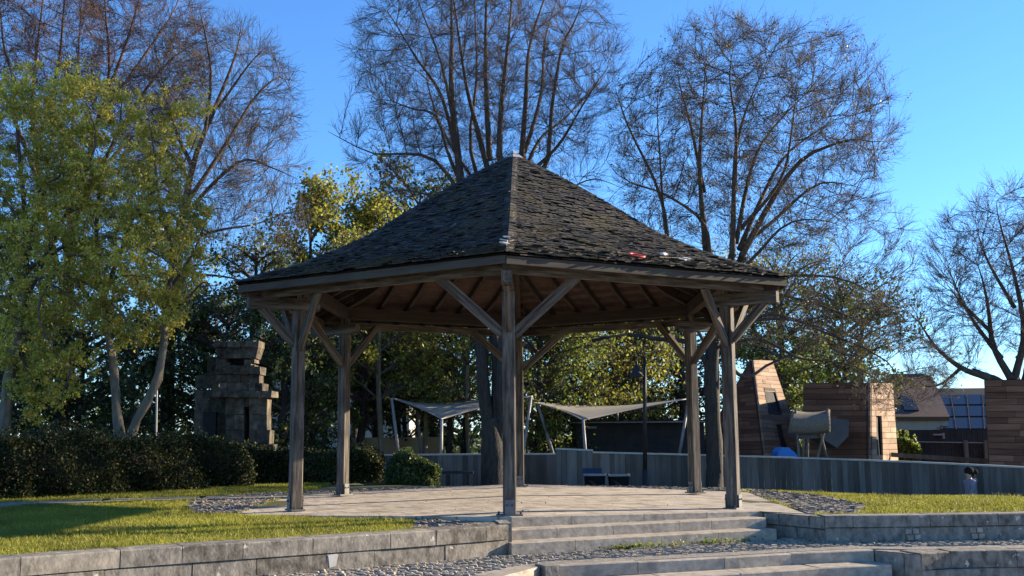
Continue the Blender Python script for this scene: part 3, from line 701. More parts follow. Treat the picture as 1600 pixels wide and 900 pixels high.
def colonize(limbs, env, n_attr, step, rinf, rkill, iters, rg, trop=.12, shell=.35, tip=.0062, expo=2.12, cap=.7, K=9, out=.38, fork=None, clump=None):
    """branches that grow from the limbs towards points spread through the crown; returns [N,K,3], [N,K]"""
    S = np.concatenate([l[0] for l in limbs]); SR_ = np.concatenate([l[1] for l in limbs])
    A = []
    tot = sum(e[1][0]*e[1][1]*e[1][2] for e in env)
    for c, rad in env:
        n = int(n_attr*rad[0]*rad[1]*rad[2]/tot); d = rg.normal(size=(n, 3)); d /= np.linalg.norm(d, axis=1, keepdims=True)
        u = rg.random(n); r_ = np.where(rg.random(n) < shell, rg.uniform(.85, 1.0, n), u**(1/3))
        bump = 1+.07*np.sin(d[:, 0:1]*7+d[:, 2:3]*5)+.05*np.sin(d[:, 1:2]*11+d[:, 2:3]*9)
        A.append(np.array(c)+d*r_[:, None]*bump*np.array(rad))
    A = np.concatenate(A).astype(np.float32)
    if clump: A = A[(np.sin(A[:, 0]*2.7+np.sin(A[:, 2]*2.1)*2)*np.sin(A[:, 2]*3.1+A[:, 1]*1.7+1)) < clump]
    fk = np.array(fork if fork is not None else np.mean([l[0][0] for l in limbs], 0))
    P = [np.asarray(S, np.float32)]; par = [-1]*len(S); N0 = len(S)
    def near(A_, Q):
        d2 = (A_**2).sum(1)[:, None]+(Q**2).sum(1)[None]-2*A_ @ Q.T
        j = d2.argmin(1); return np.sqrt(np.maximum(d2[np.arange(len(A_)), j], 0)), j
    dist, idx = near(A, P[0]); pos = P[0].copy(); childdir = {}
    for it in range(iters):
        act = (dist < rinf)
        if not act.any(): break
        ia = np.where(act)[0]; v = A[ia]-pos[idx[ia]]; v /= np.linalg.norm(v, axis=1, keepdims=True)+1e-6
        nn = len(pos); acc = np.zeros((nn, 3), np.float32); np.add.at(acc, idx[ia], v)
        nodes = np.unique(idx[ia]); new = []; newpar = []; blocked = set()
        for nd in nodes:
            d = acc[nd]; l = np.linalg.norm(d)
            if l < 1e-4: blocked.add(int(nd)); continue
            d = d/l; o_ = pos[nd]-fk; o_ = o_/(np.linalg.norm(o_)+1e-6); d = d+o_*out+rg.normal(size=3)*.1; d[2] += trop; d /= np.linalg.norm(d)
            cds = childdir.setdefault(int(nd), [])
            if len(cds) >= 3 or any(float(np.dot(c_, d)) > .93 for c_ in cds): blocked.add(int(nd)); continue
            cds.append(d); new.append(pos[nd]+d*step); newpar.append(int(nd))
        if blocked:
            bl = np.isin(idx, list(blocked)) & act; keep = ~bl; A, dist, idx = A[keep], dist[keep], idx[keep]
        if not new: continue
        new = np.array(new, np.float32); base = len(pos); pos = np.concatenate([pos, new]); par += newpar
        dn, jn = near(A, new); b_ = dn < dist; dist = np.where(b_, dn, dist); idx = np.where(b_, jn+base, idx)
        keep = dist > rkill; A, dist, idx = A[keep], dist[keep], idx[keep]
    n = len(pos); par = np.array(par); area = np.zeros(n); main = -np.ones(n, int); best = np.zeros(n)
    rad = np.zeros(n)
    for i in range(n-1, N0-1, -1):
        a = max(area[i], tip**expo*.6+area[i]); a = area[i] if area[i] > 0 else tip**expo
        rad[i] = a**(1/expo); p_ = par[i]; area[p_] += a
        if a > best[p_]: best[p_] = a; main[p_] = i
    chains = []
    for i in range(N0, n):
        p_ = par[i]
        if p_ < N0 or main[p_] != i:
            ch = [p_, i]; j = i
            while main[j] >= 0: j = main[j]; ch.append(j)
            r_ = rad[ch].copy(); r_[0] = r_[1]
            if p_ < N0: r_ = np.minimum(r_, SR_[p_]*cap*1.6)
            pp = pos[ch].astype(float)
            if len(ch) > 3: pp[1:-1] = pp[1:-1]*.5+(pp[:-2]+pp[2:])*.25
            t_ = np.linspace(0, len(ch)-1, K); k0 = np.minimum(t_.astype(int), len(ch)-2); f = (t_-k0)
            chains.append((pp[k0]*(1-f)[:, None]+pp[k0+1]*f[:, None], r_[k0]*(1-f)+r_[k0+1]*f, len(ch)))
    return np.stack([c[0] for c in chains]), np.stack([c[1] for c in chains]), np.array([c[2] for c in chains])

def crown_env(px, py, rx, rz, Y, ry=None):
    c = at(px, py, Y); k_ = (Y-CAM[1])/FPX
    return (c, (rx*k_, (ry or rx*.9)*k_, rz*k_))

def big_tree(name, label, cat, base, trunk, limbs, seed, spec, twigmat=TWIG, barkmat=BARK, leaf=None, group=None, mirror=0, col=None):
    """trunk/limbs: (points [K,3], radii[K]) lists; spec: list of levels for grow()"""
    rg = np.random.default_rng(seed)
    root = empty(name, base, label=label, cat=cat, group=group)
    P, Q = stack(trunk); v, f = tubes(P, Q, 12)
    # uneven bark outline
    v = v+rg.normal(size=v.shape)*.012
    mesh_np('trunk', v, f, smooth=True, mats=barkmat, parent=root)
    P, Q = stack(limbs); allv = []; allf = []; n = 0
    def push(P, Q, S):
        nonlocal n
        v, f = tubes(P, Q, S); allv.append(v); allf.append(f+n); n += len(v)
    push(P, Q, 7)
    for i in range(mirror):     # further limbs turned about the trunk so the crown is full from every side
        a = rg.uniform(.6, 5.7, len(P)); c = np.array(base); X = P-c
        ca, sa = np.cos(a)[:, None], np.sin(a)[:, None]
        Y_ = X.copy(); Y_[:, :, 0] = X[:, :, 0]*ca-X[:, :, 1]*sa; Y_[:, :, 1] = X[:, :, 0]*sa+X[:, :, 1]*ca
        pick = rg.random(len(P)) < .5
        P2 = (Y_+c)[pick]; Q2 = Q[pick]*.8
        if len(P2): push(P2, Q2, 6); P = np.concatenate([P, P2]); Q = np.concatenate([Q, Q2])
    levels = [(P, Q)]
    fine = []
    if col:
        CP, CR, CL = colonize(limbs, rg=rg, **col)
        push(CP, CR, 5); levels = [(CP, CR)]; fine.append(CP)
    for li, sp in enumerate(spec):
        P1, Q1 = grow(levels[-1][0], levels[-1][1], rg=rg, **sp)
        levels.append((P1, Q1)); (push(P1, Q1, (3 if col else (5 if li == 0 else (4 if li == 1 else 3)))))
        if (li >= 1 or col) and len(P1) > 50: fine.append(P1)
    mesh_np('branches', np.concatenate(allv), np.concatenate(allf), smooth=True, mats=twigmat, parent=root)
    if leaf:
        num, size, jit, lm, nm = leaf
        F_ = fine[-1]; k = rg.integers(0, len(F_), num); t_ = rg.integers(0, F_.shape[1], num)
        C0 = F_[k, t_]+rg.normal(size=(num, 3))*jit*.35; ncl = max(1, num//7); pick = rg.integers(0, ncl, num)
        C = C0[pick]+rg.normal(size=(num, 3))*jit*rg.uniform(.4, 1.1, (ncl, 1))[pick]
        v, f = leafquads(C, size, rg); mesh_np(nm, v, f, mats=lm, parent=root)
    return root

BARE = [dict(n=14, length=2.7, ang=.68, trop=.32, K=7, rf_=.36, rend=.007, tmin=.15, wig=.13, fall=.45),
        dict(n=12, length=1.4, ang=.66, trop=.28, K=5, rf_=.42, rend=.0025, tmin=.12, wig=.17, fall=.4),
        dict(n=8, length=.62, ang=.7, trop=.15, K=4, rf_=.42, rend=.0013, tmin=.1, wig=.2, fall=.3)]

TW = [dict(n=12, length=.62, ang=.5, trop=.3, K=4, rf_=.55, rend=.003, tmin=.1, wig=.09, fall=.2), dict(n=4, length=.3, ang=.5, trop=.2, K=3, rf_=.7, rend=.0022, tmin=.15, wig=.08, fall=.2)]
TWF = [dict(n=12, length=.95, ang=.5, trop=.3, K=4, rf_=.6, rend=.005, tmin=.1, wig=.09, fall=.2), dict(n=4, length=.45, ang=.5, trop=.2, K=3, rf_=.8, rend=.0035, tmin=.15, wig=.08, fall=.2)]
# --- centre bare tree behind the pavilion
LS = .68
Y3 = 9.0; B3 = at(772, 757, Y3); B3[2] = float(upper_z(B3[0], B3[1]))
tr = [L_([(773, 765), (772, 730), (770, 700), (768, 675), (766, 655)], Y3, 0, .5, .34),
      L_([(775, 700), (762, 660), (755, 600), (752, 540), (740, 450), (730, 360), (722, 280)], Y3, .3, .27, .16),
      L_([(775, 690), (776, 640), (775, 590), (772, 500), (768, 400), (762, 264)], Y3, .6, .2, .13),
      L_([(778, 700), (785, 650), (783, 600), (786, 500), (786, 400), (782, 245)], Y3, -.3, .2, .13),
      L_([(780, 700), (795, 640), (800, 560), (806, 470), (812, 360), (816, 245)], Y3, .5, .2, .13)]
TRIM = .93
lm = [L_([(722, 300), (706, 151), (706, 60), (704, -60)], Y3+.3, .6, .17, .05), L_([(762, 264), (740, 180), (727, 125), (712, 20), (700, -60)], Y3+.6, -2.5, .12, .03),
      L_([(765, 250), (759, 113), (760, 0), (764, -80)], Y3+.6, 1, .13, .04), L_([(780, 245), (783, 170), (791, 94), (798, 19), (804, -60)], Y3-.3, -.8, .13, .04),
      L_([(815, 245), (822, 150), (827, 75), (850, 0), (868, -50)], Y3+.5, 1.4, .12, .035), L_([(810, 330), (853, 260), (862, 170), (878, 75), (900, 30), (915, -20)], Y3+.5, -2, .12, .03),
      L_([(812, 300), (829, 245), (850, 210), (878, 189), (934, 132), (962, 95)], Y3+.5, 2.4, .1, .02), L_([(815, 280), (870, 230), (910, 165), (945, 110)], Y3+.5, -3, .09, .02),
      L_([(728, 330), (711, 290), (677, 249), (632, 240), (583, 240), (530, 215), (500, 198)], Y3+.3, -1.2, .1, .012), L_([(722, 290), (700, 240), (681, 181), (643, 170), (600, 155), (568, 166)], Y3+.3, 1.6, .09, .015),
      L_([(735, 380), (700, 320), (650, 300), (610, 300), (570, 330)], Y3+.2, 2, .08, .015), L_([(715, 250), (690, 150), (650, 90), (620, 40), (600, 10)], Y3+.5, -1.8, .09, .02),
      L_([(710, 200), (690, 100), (660, 20), (640, -40)], Y3+.6, 1.8, .08, .02), L_([(820, 330), (880, 300), (930, 280), (985, 300)], Y3+.4, 1.5, .07, .012),
      L_([(765, 330), (735, 230), (745, 120), (742, 20), (740, -60)], Y3+.6, 3, .1, .03), L_([(816, 250), (845, 150), (852, 60), (880, -30)], Y3+.5, 3.4, .1, .03),
      L_([(755, 300), (700, 220), (668, 130), (668, 60)], Y3+.6, 3.6, .08, .02)]
big_tree('bare_tree', 'tall bare tree with many upright stems rising directly behind the roof peak', 'tree', B3, tr, lm, 31, TW, col=dict(env=[crown_env(758, 120, 215, 205, Y3+.4), crown_env(640, 235, 110, 80, Y3), crown_env(880, 230, 80, 90, Y3+.5)], n_attr=5200, step=.2, rinf=1.9, rkill=.36, iters=70))

# --- right bare tree
LS = .62; TRIM = 1
Y4 = 9.2; B4 = at(1116, 745, Y4); B4[2] = float(upper_z(B4[0], B4[1]))
tr = [L_([(1116, 775), (1117, 740), (1117, 700), (1113, 640), (1112, 580), (1116, 520), (1122, 460)], Y4, 0, .36, .27),
      L_([(1112, 600), (1100, 560), (1075, 535), (1030, 530), (980, 522), (925, 532)], Y4, -.8, .14, .04),
      L_([(1120, 500), (1108, 440), (1102, 383)], Y4, .3, .22, .13), L_([(1120, 500), (1132, 450), (1144, 397)], Y4, -.3, .22, .14), L_([(1122, 480), (1140, 440), (1160, 401)], Y4, 0, .2, .14)]
TRIM = .86
lm = [L_([(1100, 450), (1060, 410), (1041, 369), (1032, 257), (1027, 154), (1041, 70)], Y4, 1.2, .13, .02), L_([(1045, 385), (1030, 300), (985, 205), (965, 150), (957, 120)], Y4+.3, -1.5, .1, .015),
      L_([(1102, 383), (1093, 261), (1100, 140), (1107, 40)], Y4+.3, .8, .14, .02), L_([(1144, 397), (1146, 320), (1149, 243), (1163, 180), (1191, 112), (1219, 40)], Y4-.3, -.9, .14, .02),
      L_([(1158, 401), (1209, 308), (1256, 247), (1326, 219), (1370, 222), (1408, 215)], Y4, -1.6, .15, .015), L_([(1155, 390), (1190, 310), (1230, 240), (1300, 190), (1345, 160)], Y4, 1.8, .12, .015),
      L_([(1150, 380), (1172, 270), (1200, 210), (1265, 140), (1300, 105)], Y4-.2, 2.2, .11, .015), L_([(1165, 380), (1209, 345), (1275, 289), (1330, 290), (1390, 310)], Y4, 1.3, .11, .012),
      L_([(1110, 400), (1097, 345), (1037, 303), (967, 275), (929, 215)], Y4+.2, -1.9, .1, .015), L_([(1100, 300), (1080, 200), (1060, 120), (1062, 55)], Y4+.5, 2.6, .1, .015),
      L_([(1148, 300), (1150, 200), (1140, 120), (1150, 50)], Y4-.4, -2.6, .1, .015), L_([(1130, 450), (1180, 400), (1230, 350), (1290, 345), (1350, 370)], Y4, -2.6, .1, .012),
      L_([(1125, 470), (1180, 440), (1250, 430), (1330, 440), (1400, 490), (1440, 540)], Y4, -2.2, .11, .012), L_([(1125, 520), (1180, 500), (1240, 500), (1300, 520), (1350, 560), (1370, 600)], Y4, -1.2, .1, .012),
      L_([(1128, 560), (1165, 590), (1200, 570), (1260, 540), (1310, 480), (1400, 450)], Y4, 1.0, .1, .012), L_([(1112, 560), (1080, 500), (1030, 450), (980, 420), (945, 430)], Y4, 1.6, .09, .012),
      L_([(1118, 480), (1060, 430), (1000, 380), (960, 330)], Y4+.2, 2.6, .08, .012), L_([(980, 522), (950, 526), (915, 522), (890, 500)], Y4-.8, -.2, .05, .01),
      L_([(1155, 360), (1220, 280), (1240, 180), (1250, 90)], Y4, -3, .1, .015),
      L_([(1125, 530), (1200, 490), (1290, 520), (1380, 560), (1420, 620), (1440, 680)], Y4, -1.8, .09, .01), L_([(1125, 540), (1190, 530), (1250, 560), (1330, 570), (1400, 620), (1410, 670)], Y4, -.6, .08, .01),
      L_([(1122, 500), (1180, 460), (1260, 470), (1340, 500), (1420, 540), (1480, 600)], Y4, .8, .09, .01)]
big_tree('bare_tree', 'broad spreading bare tree behind the right side of the pavilion roof', 'tree', B4, tr, lm, 44, TW, leaf=(9500, .03, .1, LEAF_BR, 'buds'), col=dict(env=[crown_env(1170, 225, 228, 195, Y4), crown_env(1310, 430, 120, 130, Y4-.8), crown_env(1010, 400, 90, 100, Y4+.5), crown_env(1200, 490, 90, 60, Y4-1), crown_env(1400, 570, 90, 80, Y4-1.2)], n_attr=7600, step=.2, rinf=1.9, rkill=.36, iters=75))

# --- far right bare tree
TRIM = .88
LS = .8
Y5 = 27; B5 = at(1585, 690, Y5); B5[2] = -.9
TRIM = 1
tr = [L_([(1600, 720), (1596, 660), (1590, 620), (1580, 592)], Y5, 0, .55, .4), L_([(1590, 620), (1560, 596), (1544, 590), (1520, 580)], Y5, -.5, .24, .18), L_([(1595, 640), (1606, 590), (1618, 540)], Y5, .5, .35, .25)]
TRIM = .86
lm = [L_([(1545, 590), (1504, 576), (1464, 544), (1436, 504), (1410, 480)], Y5-.5, -1, .2, .02), L_([(1580, 592), (1552, 540), (1544, 480), (1530, 420), (1500, 350)], Y5, 1, .22, .02),
      L_([(1585, 592), (1600, 520), (1585, 430), (1560, 340), (1555, 290)], Y5, -2, .22, .02), L_([(1618, 540), (1625, 450), (1610, 360), (1600, 285)], Y5+.5, 1, .22, .02),
      L_([(1618, 540), (1650, 450), (1660, 370), (1650, 300)], Y5+.5, -2, .2, .02), L_([(1565, 560), (1520, 500), (1490, 440), (1475, 390)], Y5, 3, .16, .02),
      L_([(1550, 520), (1500, 470), (1470, 430)], Y5, -3, .13, .02), L_([(1500, 576), (1470, 600), (1440, 600), (1425, 560)], Y5-1, 1, .1, .015), L_([(1590, 560), (1640, 520), (1700, 470)], Y5, 1, .16, .02), L_([(1585, 480), (1540, 400), (1520, 330)], Y5, 3, .13, .02)]
FARB = [dict(n=13, length=4.0, ang=.6, trop=.5, K=6, rf_=.5, rend=.02, tmin=.2, wig=.12, fall=.45), dict(n=9, length=2.0, ang=.65, trop=.35, K=5, rf_=.55, rend=.012, tmin=.15, wig=.15, fall=.4), dict(n=6, length=.95, ang=.7, trop=.2, K=3, rf_=.6, rend=.007, tmin=.1, wig=.15, fall=.3)]
big_tree('bare_tree', 'round-crowned bare tree beyond the timber box at the far right edge', 'tree', B5, tr, lm, 57, TWF, col=dict(env=[crown_env(1610, 425, 150, 140, Y5), crown_env(1470, 520, 75, 80, Y5-1), crown_env(1535, 430, 95, 115, Y5)], n_attr=5600, step=.35, rinf=3.2, rkill=.62, iters=60, tip=.011))

LS = .6; TRIM = 1
# --- big bare trees at the left, behind the leafy one
Y2 = 18; Ba = at(262, 680, Y2); Ba[2] = -.03
tr = [L_([(262, 690), (262, 600), (266, 520), (275, 430), (284, 342)], Y2, 0, .42, .26)]
lm = [L_([(284, 342), (307, 240), (347, 142), (370, 80), (378, 30)], Y2, .8, .22, .02), L_([(284, 345), (330, 290), (380, 250), (425, 262), (465, 280)], Y2, -1, .15, .015),
      L_([(290, 320), (350, 230), (400, 150), (440, 120), (455, 150)], Y2, 1.8, .15, .015), L_([(300, 260), (270, 190), (250, 110), (235, 40)], Y2, 1.5, .14, .02), L_([(295, 280), (245, 220), (190, 210), (150, 190)], Y2, -1.5, .12, .015),
      L_([(320, 210), (330, 120), (320, 50), (310, 10)], Y2, -2, .12, .02), L_([(280, 380), (340, 360), (400, 350), (450, 330)], Y2, 1.5, .12, .015), L_([(275, 430), (330, 430), (380, 440), (420, 470)], Y2, -1.5, .1, .015),
      L_([(278, 400), (230, 340), (200, 280)], Y2, 2, .1, .015), L_([(340, 170), (390, 100), (420, 70)], Y2, -1, .1, .015), L_([(270, 480), (330, 480), (370, 510), (395, 560)], Y2, 1, .09, .012)]
MID = [dict(n=14, length=3.4, ang=.6, trop=.5, K=6, rf_=.42, rend=.012, tmin=.12, wig=.13, fall=.45), dict(n=10, length=1.8, ang=.65, trop=.35, K=5, rf_=.5, rend=.007, tmin=.12, wig=.17, fall=.4), dict(n=7, length=.85, ang=.7, trop=.25, K=3, rf_=.6, rend=.005, tmin=.1, wig=.15, fall=.3)]
big_tree('bare_tree', 'bare tree with arching purple-brown branches left of the pavilion, right of the leafy tree', 'tree', Ba, tr, lm, 61, TWF, col=dict(env=[crown_env(320, 215, 140, 185, Y2), crown_env(395, 330, 85, 130, Y2), crown_env(230, 330, 90, 120, Y2)], n_attr=5200, step=.28, rinf=2.6, rkill=.5, iters=65, tip=.0085))
Y2b = 20; Bb = at(95, 680, Y2b); Bb[2] = -.03
tr = [L_([(95, 690), (98, 560), (106, 450), (110, 380)], Y2b, 0, .48, .3), L_([(104, 460), (80, 380), (66, 300)], Y2b, .4, .22, .15)]
lm = [L_([(110, 390), (150, 200), (200, 60), (230, -50)], Y2b, .8, .22, .03), L_([(66, 300), (50, 180), (60, 60), (75, -60)], Y2b, 1, .18, .03), L_([(112, 360), (190, 200), (260, 100), (320, 60)], Y2b, -1.5, .18, .02),
      L_([(110, 370), (110, 250), (120, 120), (130, -40)], Y2b, 2, .2, .03), L_([(66, 300), (20, 180), (-20, 80), (-60, -20)], Y2b, -1, .16, .02), L_([(118, 320), (180, 240), (240, 190), (290, 160)], Y2b, 2, .14, .02),
      L_([(140, 240), (170, 120), (165, 20), (160, -60)], Y2b, -2.4, .14, .02), L_([(60, 220), (90, 110), (100, 10), (105, -60)], Y2b, -2.6, .14, .02), L_([(160, 180), (230, 80), (270, 20), (290, -30)], Y2b, 2, .12, .02), L_([(50, 180), (10, 90), (0, 10), (-10, -60)], Y2b, 2.5, .12, .02)]
big_tree('bare_tree', 'tall reddish-budded bare tree rising behind the leafy tree at the top left corner', 'tree', Bb, tr, lm, 67, TWF, twigmat=REDTWIG, leaf=(6000, .035, .12, LEAF_BR, 'buds'), col=dict(env=[crown_env(110, 110, 215, 240, Y2b), crown_env(60, 380, 120, 120, Y2b)], n_attr=5600, step=.3, rinf=2.8, rkill=.52, iters=65, tip=.0085))

# --- leafy tree in front at the left
LS = .85; TRIM = 1
Y1 = 5.6; B1 = at(205, 690, Y1); B1[2] = -.03
tr = [L_([(196, 700), (215, 655), (243, 600), (256, 540), (258, 470)], Y1, .2, .13, .08), L_([(190, 700), (182, 640), (176, 560), (160, 470)], Y1, .6, .14, .08), L_([(5, 720), (8, 650), (20, 560), (40, 460)], Y1-.2, 0, .17, .1)]
lm = [L_([(258, 480), (270, 400), (250, 320), (240, 230), (225, 150)], Y1, -.6, .07, .01), L_([(258, 460), (300, 400), (330, 330), (360, 330)], Y1, .6, .05, .008), L_([(258, 500), (290, 470), (320, 440), (335, 460)], Y1, -.8, .05, .008),
      L_([(160, 470), (150, 380), (160, 270), (190, 180), (180, 110)], Y1+.6, .2, .08, .01), L_([(160, 470), (190, 390), (220, 320), (290, 250), (310, 200)], Y1+.4, -1, .07, .008), L_([(165, 500), (110, 420), (90, 330), (70, 240)], Y1+.5, .5, .07, .01),
      L_([(40, 460), (40, 350), (30, 240), (20, 130), (10, 70)], Y1, .5, .09, .01), L_([(40, 470), (80, 380), (120, 300), (150, 220), (130, 150)], Y1, -1, .08, .01), L_([(40, 480), (0, 400), (-40, 300), (-60, 180)], Y1, .6, .08, .01),
      L_([(30, 520), (70, 520), (110, 560), (100, 610), (80, 640)], Y1-.3, -.6, .05, .006), L_([(25, 540), (-10, 520), (-50, 560)], Y1, -.4, .05, .008), L_([(40, 440), (100, 430), (160, 460), (210, 520), (215, 560)], Y1-.5, -.8, .05, .006),
      L_([(45, 420), (110, 380), (180, 370), (250, 400), (290, 440), (300, 500)], Y1-.2, -1.1, .06, .006), L_([(160, 440), (200, 430), (240, 440), (290, 480)], Y1+.6, .8, .05, .006), L_([(45, 400), (60, 320), (100, 240), (90, 170)], Y1, 1.4, .06, .008), L_([(35, 560), (50, 600), (45, 640), (20, 670)], Y1-.4, -.3, .04, .006),
      L_([(40, 430), (90, 450), (140, 500), (150, 570)], Y1-.6, -.6, .04, .006), L_([(100, 400), (170, 400), (230, 460), (260, 540)], Y1-.8, -.2, .04, .006), L_([(30, 500), (-20, 480), (-60, 500), (-80, 560)], Y1-.6, -.2, .04, .006), L_([(90, 420), (60, 480), (80, 540), (120, 590)], Y1-.9, -.3, .04, .006),
      L_([(110, 330), (190, 340), (260, 330), (310, 380)], Y1-.6, -.4, .05, .006), L_([(60, 300), (120, 260), (180, 270), (230, 300)], Y1-.4, -.6, .05, .006), L_([(40, 350), (0, 300), (-20, 220), (10, 150)], Y1-.5, -.5, .05, .006)]
LEAFY = [dict(n=18, length=1.35, ang=.85, trop=.15, K=6, rf_=.5, rend=.006, tmin=.2, wig=.2, fall=.4), dict(n=8, length=.55, ang=.8, trop=-.1, K=4, rf_=.55, rend=.004, tmin=.15, wig=.2, fall=.3), dict(n=3, length=.25, ang=.8, trop=0, K=3, rf_=.6, rend=.0025, tmin=.2, wig=.2, fall=.3)]
big_tree('leafy_tree', 'nearest left tree covered in small bright yellow-green leaves, with a leaning pale trunk', 'tree', B1, tr, lm, 71, [dict(n=6, length=.4, ang=.8, trop=0, K=4, rf_=.6, rend=.002, tmin=.1, wig=.2, fall=.2)], barkmat=PALEBARK, leaf=(105000, .034, .055, LEAF_Y, 'foliage'), col=dict(env=[crown_env(55, 330, 120, 250, Y1), crown_env(190, 390, 130, 165, Y1, 130), crown_env(235, 240, 70, 70, Y1), crown_env(60, 560, 75, 90, Y1-.3), crown_env(285, 160, 60, 30, Y1, 40), crown_env(130, 190, 90, 90, Y1)], n_attr=5200, step=.16, rinf=1.5, rkill=.26, iters=75, trop=.0, shell=.2, tip=.003, out=.15, clump=.35))

# --- mid-distance trees, built whole from a crown shape
def crown_tree(name, label, base, H, W, nl, seed, lmat, lsize, nleaf, bark=BARK, trunk_r=.16, lean=0, low=.25, up=.5, group=None, shape='round', cat='tree', stems=1):
    rg = np.random.default_rng(seed); base = np.array(base, float)
    tr = []; lm = []
    for s in range(stems):
        a0 = rg.uniform(0, 6.28); sp = 0 if stems == 1 else W*.25
        top = base+np.array([lean*H+sp*math.cos(a0), sp*math.sin(a0), H*.92]); mid = base+(top-base)*.5+rg.normal(size=3)*.12*np.array([1, 1, 0])
        tr.append((smoothpoly([base, mid, top], 12), np.linspace(trunk_r/(1 if stems == 1 else 1.3), .025, 12)))
        for i in range(nl//stems):
            t_ = low+(1-low)*(i+rg.random())/(nl//stems); st = tr[-1][0][int(t_*11)]
            a = rg.uniform(0, 2*math.pi)
            if shape == 'round': rad = W/2*math.sqrt(max(.08, 1-((t_-.6)/.55)**2))
            elif shape == 'cone': rad = W/2*(1.05-t_)
            else: rad = W/2*min(1, .5+t_)*(1.15-t_*.6)
            rad *= rg.uniform(.7, 1.1)
            en = st+np.array([math.cos(a)*rad, math.sin(a)*rad, up*rad*rg.uniform(.5, 1.3)]); md = (st+en)/2+np.array([0, 0, .1*rad])
            lm.append((smoothpoly([st, md, en], 12), np.linspace(trunk_r*.35, .01, 12)))
    spec = [dict(n=8, length=W*.2, ang=.75, trop=.2, K=4, rf_=.5, rend=.008, tmin=.2, wig=.15, fall=.3), dict(n=5, length=W*.09, ang=.8, trop=.1, K=3, rf_=.6, rend=.005, tmin=.2, wig=.2, fall=.3)]
    return big_tree(name, label, cat, tuple(base), tr, lm, seed, spec, barkmat=bark, leaf=(nleaf, lsize, W*.045, lmat, 'foliage'), group=group)

def gpos(px, Y, z=-.1): p_ = at(px, 680, Y); return (p_[0], Y, z)
def htop(px, py, Y): return at(px, py, Y)[2]
def ct(name, label, px, pytop, Y, W, nl, seed, lmat, lsize, nleaf, z=-.3, **k):
    return crown_tree(name, label, gpos(px, Y, z), htop(px, pytop, Y)-z, W, nl, seed, lmat, lsize, nleaf, **k)
ct('leafy_tree', 'tall slender yellow-green tree showing left of the roof slope', 478, 285, 24, 4.2, 46, 81, LEAF_YG, .085, 9000, up=1.2, shape='col')
ct('leafy_tree', 'olive-green tree just left of the roof slope, right of the slender one', 552, 295, 26, 4.6, 46, 82, LEAF_YG, .085, 9500, up=1.1, shape='col')
ct('evergreen_tree', 'dark evergreen tree showing above the left roof slope, under the central bare tree', 655, 262, 28, 6.4, 56, 83, LEAF_D, .1, 11000, up=.7, shape='round')
ct('leafy_tree', 'bright yellow-green tree seen under the roof behind the street lamp', 915, 500, 18, 6.0, 46, 84, LEAF_YG, .06, 9500, up=.5, low=.15)
ct('leafy_tree', 'fresh green bushy tree under the roof between the middle posts and the shade sails', 850, 470, 15, 3.8, 46, 85, LEAF_G, .05, 8500, up=.3, low=.12)
ct('leafy_tree', 'bronze-leaved tree under the roof between the lamp and the right rear post', 1010, 500, 22, 5.5, 40, 86, LEAF_BR, .07, 9000, up=.6, low=.2)
ct('leafy_tree', 'olive leafy tree above the tapered timber tower', 1230, 400, 24, 6.5, 46, 87, LEAF_YG, .065, 6500, up=.5, low=.3)
ct('leafy_tree', 'thin olive-leaved tree above the large timber box', 1325, 440, 26, 5.6, 40, 88, LEAF_YG, .08, 5500, up=.5, low=.3)
ct('evergreen_tree', 'dark green tree filling the gap between the timber tower and the timber box', 1225, 530, 20, 3.8, 36, 89, LEAF_G, .06, 8000, up=.5, low=.1)
ct('leafy_tree', 'dull green tree between the ruined stone turret and the leafy tree', 350, 470, 15, 4.5, 40, 90, LEAF_D, .07, 9000, up=.5, low=.15)
ct('evergreen_tree', 'dark evergreen directly right of the ruined stone turret', 440, 480, 12.5, 3.2, 40, 91, LEAF_D, .06, 9000, up=.4, low=.08)
ct('evergreen_tree', 'dark evergreen at the left behind the hedge, under the leafy tree', 130, 500, 13, 5.0, 40, 92, LEAF_D, .07, 9000, up=.4, low=.08)
ct('evergreen_tree', 'dark evergreen behind the hedge at the far left edge', 10, 480, 12, 4.5, 40, 93, LEAF_D, .07, 8000, up=.4, low=.08)
# the belt of slim trees behind the fence: one of each kind, then copies
def copy_tree(o, loc, rz, sc, label, group):
    c = o.copy(); COL.objects.link(c); c.location = loc; c.rotation_euler = (0, 0, rz); c.scale = (sc, sc, sc)
    c['label'] = label; c['group'] = group
    for ch in list(o.children):
        d = ch.copy(); COL.objects.link(d); d.parent = c
    return c
GRP = 'slim trees in the belt behind the pavilion'
kinds = [crown_tree('slim_tree', '', gpos(500, 14), 6.4, 2.6, 36, 101, LEAF_G, .055, 4600, trunk_r=.13, low=.3, up=.6, bark=BARK),
         crown_tree('slim_tree', '', gpos(560, 17), 7.4, 3.0, 36, 102, LEAF_D, .06, 4400, trunk_r=.15, low=.25, up=.5, bark=BARK),
         crown_tree('slim_tree', '', gpos(640, 15), 6.8, 2.6, 32, 103, LEAF_YG, .05, 4200, trunk_r=.09, low=.35, up=.6, bark=PALEBARK)]
desc = ['green-leaved', 'dark evergreen', 'pale-barked']
spots = [(487, 14, 0), (508, 18, 1), (556, 15.5, 1), (583, 19, 0), (600, 13.5, 2), (625, 17, 1), (640, 20, 0), (664, 14.5, 2), (681, 18, 1), (700, 15.5, 0), (722, 20, 1), (735, 14, 2), (835, 19, 0), (868, 21, 1), (960, 22, 0), (1065, 20, 1),
         (1270, 27, 0), (1180, 26, 1), (395, 17, 1), (250, 15, 1), (310, 18, 0), (60, 17, 1), (195, 17, 0), (-30, 15, 1), (1360, 32, 1)]
